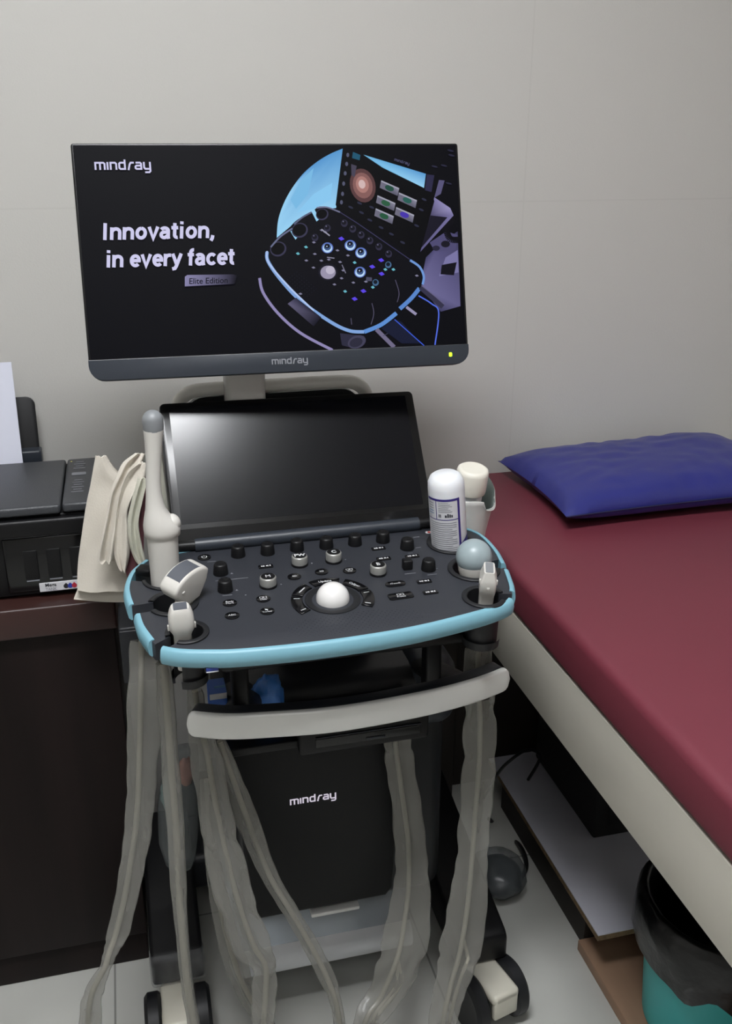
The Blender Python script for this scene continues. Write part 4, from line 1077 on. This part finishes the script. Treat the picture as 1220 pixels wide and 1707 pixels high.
tag(b.build('label', t, 0, False), 'white label with purple border')

# white cup behind, with the second bottle in it
cc = Vector((.499, 1.335, .872))
t = thing('plastic_cup', 'torn rimmed white plastic cup behind the gel bottle', 'cup', tuple(cc))
b = MB(); n = 60; rows = []
for r, z, tp in ((.0, .0, 0), (.026, .0, 0), (.030, .004, 0), (.037, .05, 0), (.044, .085, 0), (.0475, .11, .5), (.0500, .122, 1), (.0490, .1235, 1), (.0465, .11, .5), (.043, .085, 0), (.036, .05, 0), (.029, .008, 0), (0, .007, 0)):
    row = []
    for i in range(n):
        a = 2 * PI * i / n; tear = tp * (.016 * math.cos(a - 1.9) + .006 * math.sin(3 * a) + (-.012 if -1.2 < ((a + PI) % (2 * PI) - PI) < -.15 else 0))
        row.append(cc + Vector((r * math.cos(a), r * math.sin(a), z + tear)))
    rows.append(row)
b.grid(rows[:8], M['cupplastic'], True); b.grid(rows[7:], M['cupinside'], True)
bmesh.ops.remove_doubles(b.bm, verts=b.bm.verts[:], dist=1e-5); b.build('body', t, 60)
b = MB(); b.lathe([(0, .865), (.040, .865), (.040, .8715), (0, .8715)], M['black'], Matrix.Translation((cc.x, cc.y, 0)), 32); b.box((cc.x - .06, cc.y - .01, .864), (.10, .03, .012), M['black'], .002); b.build('cup_bracket', MACH)
cb = cc + Vector((-.002, .006, .012))
T2 = Matrix.Translation(cb) @ Matrix.Rotation(R(3), 4, 'Y') @ Matrix.Rotation(R(10), 4, 'X')
t = thing('bottle', 'upturned white bottle with cream cap standing in the plastic cup', 'bottle', tuple(cb))
b = MB(); r_ = .021; b.lathe([(0, 0), (r_ - .003, 0), (r_, .004), (r_, .105), (.0200, .108), (0, .108)], M['bottle'], T2, 40); b.build('body', t, 50)
b = MB(); b.lathe([(.0205, .1085), (.0245, .109), (.0252, .113), (.0252, .142), (.0240, .147), (.0205, .1495), (.0175, .1490), (0, .1488)], M['bottlewarm'], T2, 40); b.build('cap', t, 50)

# ================================================================== CLOTHS BESIDE THE PRINTER
def cloth(name, label, rows, m, Y, amp, fr, seed, th=.002, nx=26, k=5, back=None):
    """rows: (left px, right px, y px, depth shift) from top to bottom, hung as a sheet with soft folds"""
    L = catmull([P(a, y, Y + dz) for a, c, y, dz in rows], k); Rr = catmull([P(c, y, Y + dz) for a, c, y, dz in rows], k)
    b = MB(); g = []
    for j, (p, q) in enumerate(zip(L, Rr)):
        s_ = j / (len(L) - 1); row = []
        for i in range(nx + 1):
            f = i / nx; d = p.lerp(q, f)
            d.y += amp * (math.sin(fr * f * PI * 2 + seed + 1.2 * s_) * (.5 + .5 * s_) + .5 * noise.noise(Vector((f * 4, s_ * 5, seed))))
            d.z += .004 * noise.noise(Vector((f * 3, s_ * 3, seed + 7)))
            row.append(d)
        g.append(row)
    rows_b = [[p + Vector((0, th, 0)) for p in r] for r in g]
    if back: rows_b = [[p + Vector((0, th + back * math.sin(PI * min(1, .08 + .92 * j / (len(g) - 1)) * .55), 0)) for p in r] for j, r in enumerate(g)]
    # closed thin slab: front, back and rims
    A = b.grid(g, m); B = b.grid(rows_b, m); fs = []
    def rim(X, Y_):
        for i in range(len(X) - 1): fs.append(b.bm.faces.new((X[i], X[i + 1], Y_[i + 1], Y_[i])))
    rim(A[0], B[0]); 
    if not back: rim(A[-1], B[-1]); rim([r[-1] for r in A], [r[-1] for r in B])
    rim([r[0] for r in A], [r[0] for r in B])
    b._fin(fs, m)
    o = b.build(name, None, 70)
    return tag(o, label, 'cloth', 'folded cloths beside the printer')
cloth('folded_cloth', 'large cream cotton cloth draped nearest the printer', [(159, 177, 761, 0), (155, 192, 785, 0), (150, 226, 815, 0), (143, 236, 850, 0), (134, 240, 910, 0), (129, 240, 950, 0), (129, 240, 986, -.004)], M['cloth'], 1.385, .004, 1.0, 1, .002, 30, 5, .018)
big_cloth = bpy.context.scene.objects['folded_cloth']
b = MB(); A_ = [P(123 + 118 * i / 16, 999 + 5 * math.sin(i / 16 * 2.6), 1.392) for i in range(17)]; B_ = [P(129 + 112 * i / 16, 984, 1.398) for i in range(17)]; C_ = [p + Vector((0, .004, 0)) for p in A_]; D_ = [p + Vector((0, .004, 0)) for p in B_]
b.grid([B_, A_, C_, D_], M['cloth']); b.build('under_layer', big_cloth, 60)
cloth('folded_cloth', 'narrow cream cotton cloth folded into loops between the others', [(226, 242, 756, 0), (205, 238, 770, 0), (195, 226, 790, -.002), (185, 207, 820, -.004), (177, 199, 860, -.006), (168, 195, 900, -.008), (163, 192, 930, -.008), (169, 188, 938, -.008)], M['cloth'], 1.362, .007, 1.5, 3, .003, 26, 5)
cloth('folded_cloth', 'crumpled cream cloth with rounded end against the wand probe', [(232, 244, 772, 0), (216, 243, 786, 0), (207, 240, 802, 0), (200, 224, 822, 0), (195, 213, 850, 0), (192, 215, 880, 0), (190, 217, 920, 0), (197, 213, 945, 0), (203, 209, 953, 0)], M['cloth'], 1.350, .006, 1.1, 5, .004, 22, 5)
cloth('folded_cloth', 'maroon cloth lining showing between the cream cloths', [(226, 246, 786, 0), (212, 244, 830, 0), (206, 240, 880, 0), (208, 240, 940, 0), (212, 240, 965, 0)], M['maroon'], 1.358, .003, 1, 6, .003, 16, 4)
cloth('folded_cloth', 'pale green hemmed cloth just behind the wand probe', [(230, 246, 798, 0), (220, 238, 832, 0), (213, 231, 870, 0), (215, 236, 905, 0), (225, 243, 935, 0), (238, 248, 950, 0)], M['clothgreen'], 1.338, .005, 1.5, 8, .003, 22, 5)
b = MB(); A_ = [P(262 + 3 * t_, 735 + 40 * t_, 1.345) for t_ in range(5)]; B_ = [P(266 + 5 * t_, 735 + 40 * t_, 1.350) for t_ in range(5)]
b.grid([A_, B_, [p + Vector((0, .003, 0)) for p in B_], [p + Vector((0, .003, 0)) for p in A_]], M['clothgreen'], False)
b.build('far_fold', S.objects['folded_cloth.004'], 60)

# ================================================================== CABLES IN CLEAR SLEEVES
def sleeved(label, rows, cab, seed, cw=.0042, extra=()):
    """rows: (px, py, half width px, depth) down the hanging sleeve; cab: side shift of the cable inside, -1..1"""
    pts = [P(x, y, Y) for x, y, hw, Y in rows]
    hws = [hw * (Y / ray(x, y).y) / FPX for x, y, hw, Y in rows]
    e0 = pts[-1]; sg_ = 1 if seed % 2 else -1
    pts += [Vector((e0.x, e0.y - .02, max(.016, e0.z * .3))), Vector((e0.x + .004 * sg_, e0.y - .07, .016)), Vector((e0.x + .008 * sg_, e0.y - .15, .016))]
    hws += [hws[-1], hws[-1] * .9, hws[-1] * .8]
    k = 9; path = catmull(pts, k); hw = lerp_list(hws, k)
    for p in path: p.z = max(p.z, .0145)
    end = path[-1]
    t = thing('probe_cable', label, 'cable', (end.x, end.y, max(0, end.z)), 'probe cables in clear sleeves')
    b = MB(); n = 40; rows_ = []; side = Vector((math.cos(.2), -math.sin(.2), 0)); rnd = random.Random(seed)
    pinch = [rnd.uniform(.08, .95) * len(path) for _ in range(7)]
    for i, p in enumerate(path):
        tt = (path[min(i + 1, len(path) - 1)] - path[max(i - 1, 0)]).normalized(); sd = (side - tt * side.dot(tt)).normalized(); up = tt.cross(sd)
        pn = sum(math.exp(-((i - q) / 1.2) ** 2) for q in pinch)
        xc = cab * max(0, hw[i] - cw - .001); row = []
        hl = hw[i] * (1 + .12 * noise.noise(Vector((i * .22, seed, 0))) - .10 * pn); hr = hw[i] * (1 + .12 * noise.noise(Vector((i * .22, seed, 9))) - .10 * pn)
        for j in range(n):
            a = 2 * PI * j / n; x = (hr if math.cos(a) > 0 else hl) * math.cos(a)
            tk = .0016 + (cw + .0008) * math.exp(-((x - xc) / (1.7 * cw)) ** 2) + .0022 * abs(noise.noise(Vector((x * 60, i * .16, seed * 2))))
            sg = math.copysign(min(1, abs(math.sin(a)) * 2.2), math.sin(a))
            wave = .0045 * noise.noise(Vector((x * 40, i * .13, seed * 5))) * min(1, abs(x - xc) / .010) + .0025 * pn * math.sin(x * 300) * min(1, max(0, abs(x - xc) - .004) / .006)
            row.append(p + sd * x + up * (tk * sg + wave))
        rows_.append(row)
    b.grid(rows_, M['sleeve'], True); b.build('plastic_sleeve', t, 60, False)
    c = MB(); cp = []
    for i, p in enumerate(path):
        cp.append(p + side * (cab * max(0, hw[i] - cw - .001)) )
    c.tube(cp, cw, M['cablegrey'], 10); c.build('cable', t, 60)
    for e_ in extra:
        c = MB(); k0 = len(path) // 2
        c.tube([p + side * (e_ * max(0, hw[k0 + i] - .003) * min(1, i / 6)) + side * (cab * max(0, hw[k0 + i] - cw - .001) * (1 - min(1, i / 6))) + Vector((0, .004, 0)) for i, p in enumerate(path[k0:])], .0034, M['cablegrey'], 8); c.build('cable', t, 60)
sleeved('thick sleeved cable hanging at the far left before the dark cabinet', [(240, 1068, 22, 1.20), (240, 1150, 27, 1.19), (238, 1250, 27, 1.18), (234, 1340, 24, 1.17), (226, 1410, 22, 1.16), (210, 1500, 19, 1.15), (196, 1556, 18, 1.14), (185, 1585, 13, 1.13), (175, 1614, 9, 1.12), (156, 1655, 16, 1.11), (150, 1705, 19, 1.10), (150, 1780, 18, 1.09)], -.25, 1)
sleeved('thin sleeved cable hanging straight below the front left holder', [(272, 1105, 12, 1.125), (278, 1180, 15, 1.125), (285, 1290, 16, 1.12), (294, 1400, 14, 1.115), (298, 1490, 13, 1.11), (304, 1560, 10, 1.10), (312, 1640, 10, 1.09), (322, 1705, 11, 1.08), (330, 1780, 11, 1.07)], .1, 2, .0052)
sleeved('wide sleeved cable hanging from the left end of the silver handle', [(324, 1150, 12, 1.15), (330, 1200, 18, 1.15), (343, 1260, 27, 1.15), (356, 1340, 27, 1.14), (372, 1420, 32, 1.13), (392, 1500, 33, 1.12), (418, 1575, 34, 1.11), (440, 1610, 20, 1.105), (440, 1660, 22, 1.10), (438, 1705, 18, 1.09), (436, 1780, 16, 1.08)], .15, 3)
sleeved('grey sleeved cable behind the wide one reaching the floor', [(345, 1300, 12, 1.22), (352, 1420, 12, 1.22), (370, 1520, 18, 1.21), (388, 1590, 20, 1.20), (406, 1640, 20, 1.19), (440, 1705, 18, 1.17), (460, 1780, 14, 1.15)], -.1, 4)
sleeved('slim twisted sleeved cable crossing the black front cover diagonally', [(366, 1235, 10, 1.16), (385, 1290, 16, 1.16), (410, 1360, 20, 1.16), (428, 1410, 18, 1.16), (452, 1465, 14, 1.15), (485, 1520, 13, 1.14), (520, 1580, 14, 1.13), (545, 1630, 14, 1.12), (562, 1680, 10, 1.11), (572, 1760, 10, 1.10)], 0, 5)
sleeved('bunched sleeved cable hanging below the disc drive on the cover', [(662, 1222, 22, 1.236), (664, 1250, 24, 1.234), (672, 1310, 24, 1.225), (684, 1400, 26, 1.215), (686, 1470, 30, 1.20), (680, 1540, 38, 1.18), (668, 1600, 40, 1.16), (640, 1660, 28, 1.15), (612, 1705, 24, 1.13), (600, 1780, 20, 1.12)], -.2, 6, extra=(.45, .75))
sleeved('long sleeved cable hanging at the right under the front right holder', [(797, 1080, 22, 1.14), (797, 1140, 25, 1.15), (800, 1200, 28, 1.16), (798, 1280, 29, 1.16), (792, 1360, 26, 1.16), (786, 1440, 28, 1.15), (778, 1520, 34, 1.14), (766, 1590, 36, 1.125), (752, 1640, 28, 1.11), (738, 1705, 24, 1.09), (730, 1780, 20, 1.08)], 0, 7, extra=(.6,))

# ================================================================== SMALL THINGS
q = P(364, 1163, 1.212)
b = MB(); b.box((q.x, 1.235, .7125), (.026, .045, .077), M['bluebox'], .001); b.box((q.x, 1.2122, q.z + .002), (.025, .001, .009), M['labelwhite']); b.box((q.x + .003, 1.2122, q.z + .018), (.016, .001, .003), M['labelblue'])
tag(b.build('carton', None, 0), 'small blue carton with white stripe behind the silver handle', 'box')
q = P(447, 1160, 1.235); b = MB(); g = bmesh.new(); bmesh.ops.create_icosphere(g, subdivisions=4, radius=1)
for vv in g.verts:
    d = vv.co.copy(); f = 1 + .25 * noise.noise(d * 1.7) + .12 * noise.noise(d * 5)
    vv.co = Vector((q.x + .027 * d.x * f, 1.237 + .026 * d.y * f, max(.6745, .708 + .050 * d.z * f)))
b.merge(g, M['bluebag']); tag(b.build('plastic_bag', None, 80), 'crumpled blue plastic bag behind the silver handle beside the blue carton', 'bag')
# clear pouch with bits in it, hanging on the machine's left side
t = thing('clear_pouch', 'clear plastic bag of supplies hanging at the left side of the machine', 'bag', (.045, 1.36, .36))
b = MB(); rows = []
for py, l, r, th in ((1245, 285, 330, .010), (1280, 270, 332, .02), (1340, 262, 332, .028), (1400, 264, 330, .03), (1435, 275, 325, .022), (1450, 288, 318, .006)):
    a, c = P(l, py, 1.36), P(r, py, 1.36); mid = (a + c) / 2; hx = (c.x - a.x) / 2
    rows.append([Vector((mid.x + hx * math.cos(2 * PI * i / 24), 1.36 + th * math.sin(2 * PI * i / 24) * (1 + .3 * noise.noise(Vector((i, py, 0)))), mid.z)) for i in range(24)])
b.grid(rows, M['pouchfilm'], True); b.poly(rows[0], M['pouchfilm']); b.poly(rows[-1], M['pouchfilm']); b.build('film', t, 70)
b = MB(); q = P(310, 1285, 1.36); g = bmesh.new(); bmesh.ops.create_icosphere(g, subdivisions=3, radius=1)
for vv in g.verts: d = vv.co.copy(); f = 1 + .3 * noise.noise(d * 2); vv.co = q + Vector((.015 * d.x * f, .012 * d.y * f, .026 * d.z * f))
b.merge(g, M['salmon']); b.build('contents', t, 60)
b = MB(); q = P(278, 1325, 1.362); g = bmesh.new(); bmesh.ops.create_icosphere(g, subdivisions=3, radius=1)
for vv in g.verts: d = vv.co.copy(); f = 1 + .3 * noise.noise(d * 2 + Vector((3, 0, 0))); vv.co = q + Vector((.011 * d.x * f, .012 * d.y * f, .03 * d.z * f))
b.merge(g, M['mint']); b.build('contents', t, 60)
# wrapped thing on the floor by the shelf and its black leads
t = thing('wrapped_adapter', 'dark rounded adapter in clear wrap on the floor beside the white board', 'adapter', (.66, 1.60, 0))
q = PZ(838, 1448, .05); b = MB(); g = bmesh.new(); bmesh.ops.create_icosphere(g, subdivisions=3, radius=1)
for vv in g.verts: d = vv.co.copy(); f = 1 + .12 * noise.noise(d * 2); vv.co = Vector((q.x - .01 + .052 * d.x * f, q.y + .06 * d.y * f, .032 + .030 * d.z * min(f, 1.04)))
b.merge(g, M['darkslate']); b.build('body', t, 60)
b = MB(); g = bmesh.new(); bmesh.ops.create_icosphere(g, subdivisions=3, radius=1)
for vv in g.verts: d = vv.co.copy(); f = 1 + .1 * noise.noise(d * 5); f += .06 * noise.noise(d * 11); vv.co = Vector((q.x - .01 + .060 * d.x * f, q.y + .068 * d.y * f, .042 + .039 * d.z * min(f, 1.04)))
b.merge(g, M['pouchfilm']); b.build('plastic_wrap', t, 60)
b = MB(); b.tube(catmull([P(800, 1340, 1.62), P(828, 1292, 1.60), P(850, 1268, 1.60), P(880, 1250, 1.62), P(900, 1262, 1.64), PZ(880, 1300, .145)], 8), .0035, M['cableblack'], 8)
tag(b.build('black_lead'), 'thin black lead curling up beside the black box', 'cable')
b = MB(); b.tube(catmull([PZ(800, 1490, .008), PZ(845, 1482, .008), PZ(876, 1450, .008), PZ(868, 1412, .02), P(840, 1390, 1.72), P(815, 1365, 1.70)], 8), .005, M['cableblack'], 8)
tag(b.build('black_lead'), 'black lead looping on the floor around the wrapped adapter', 'cable')
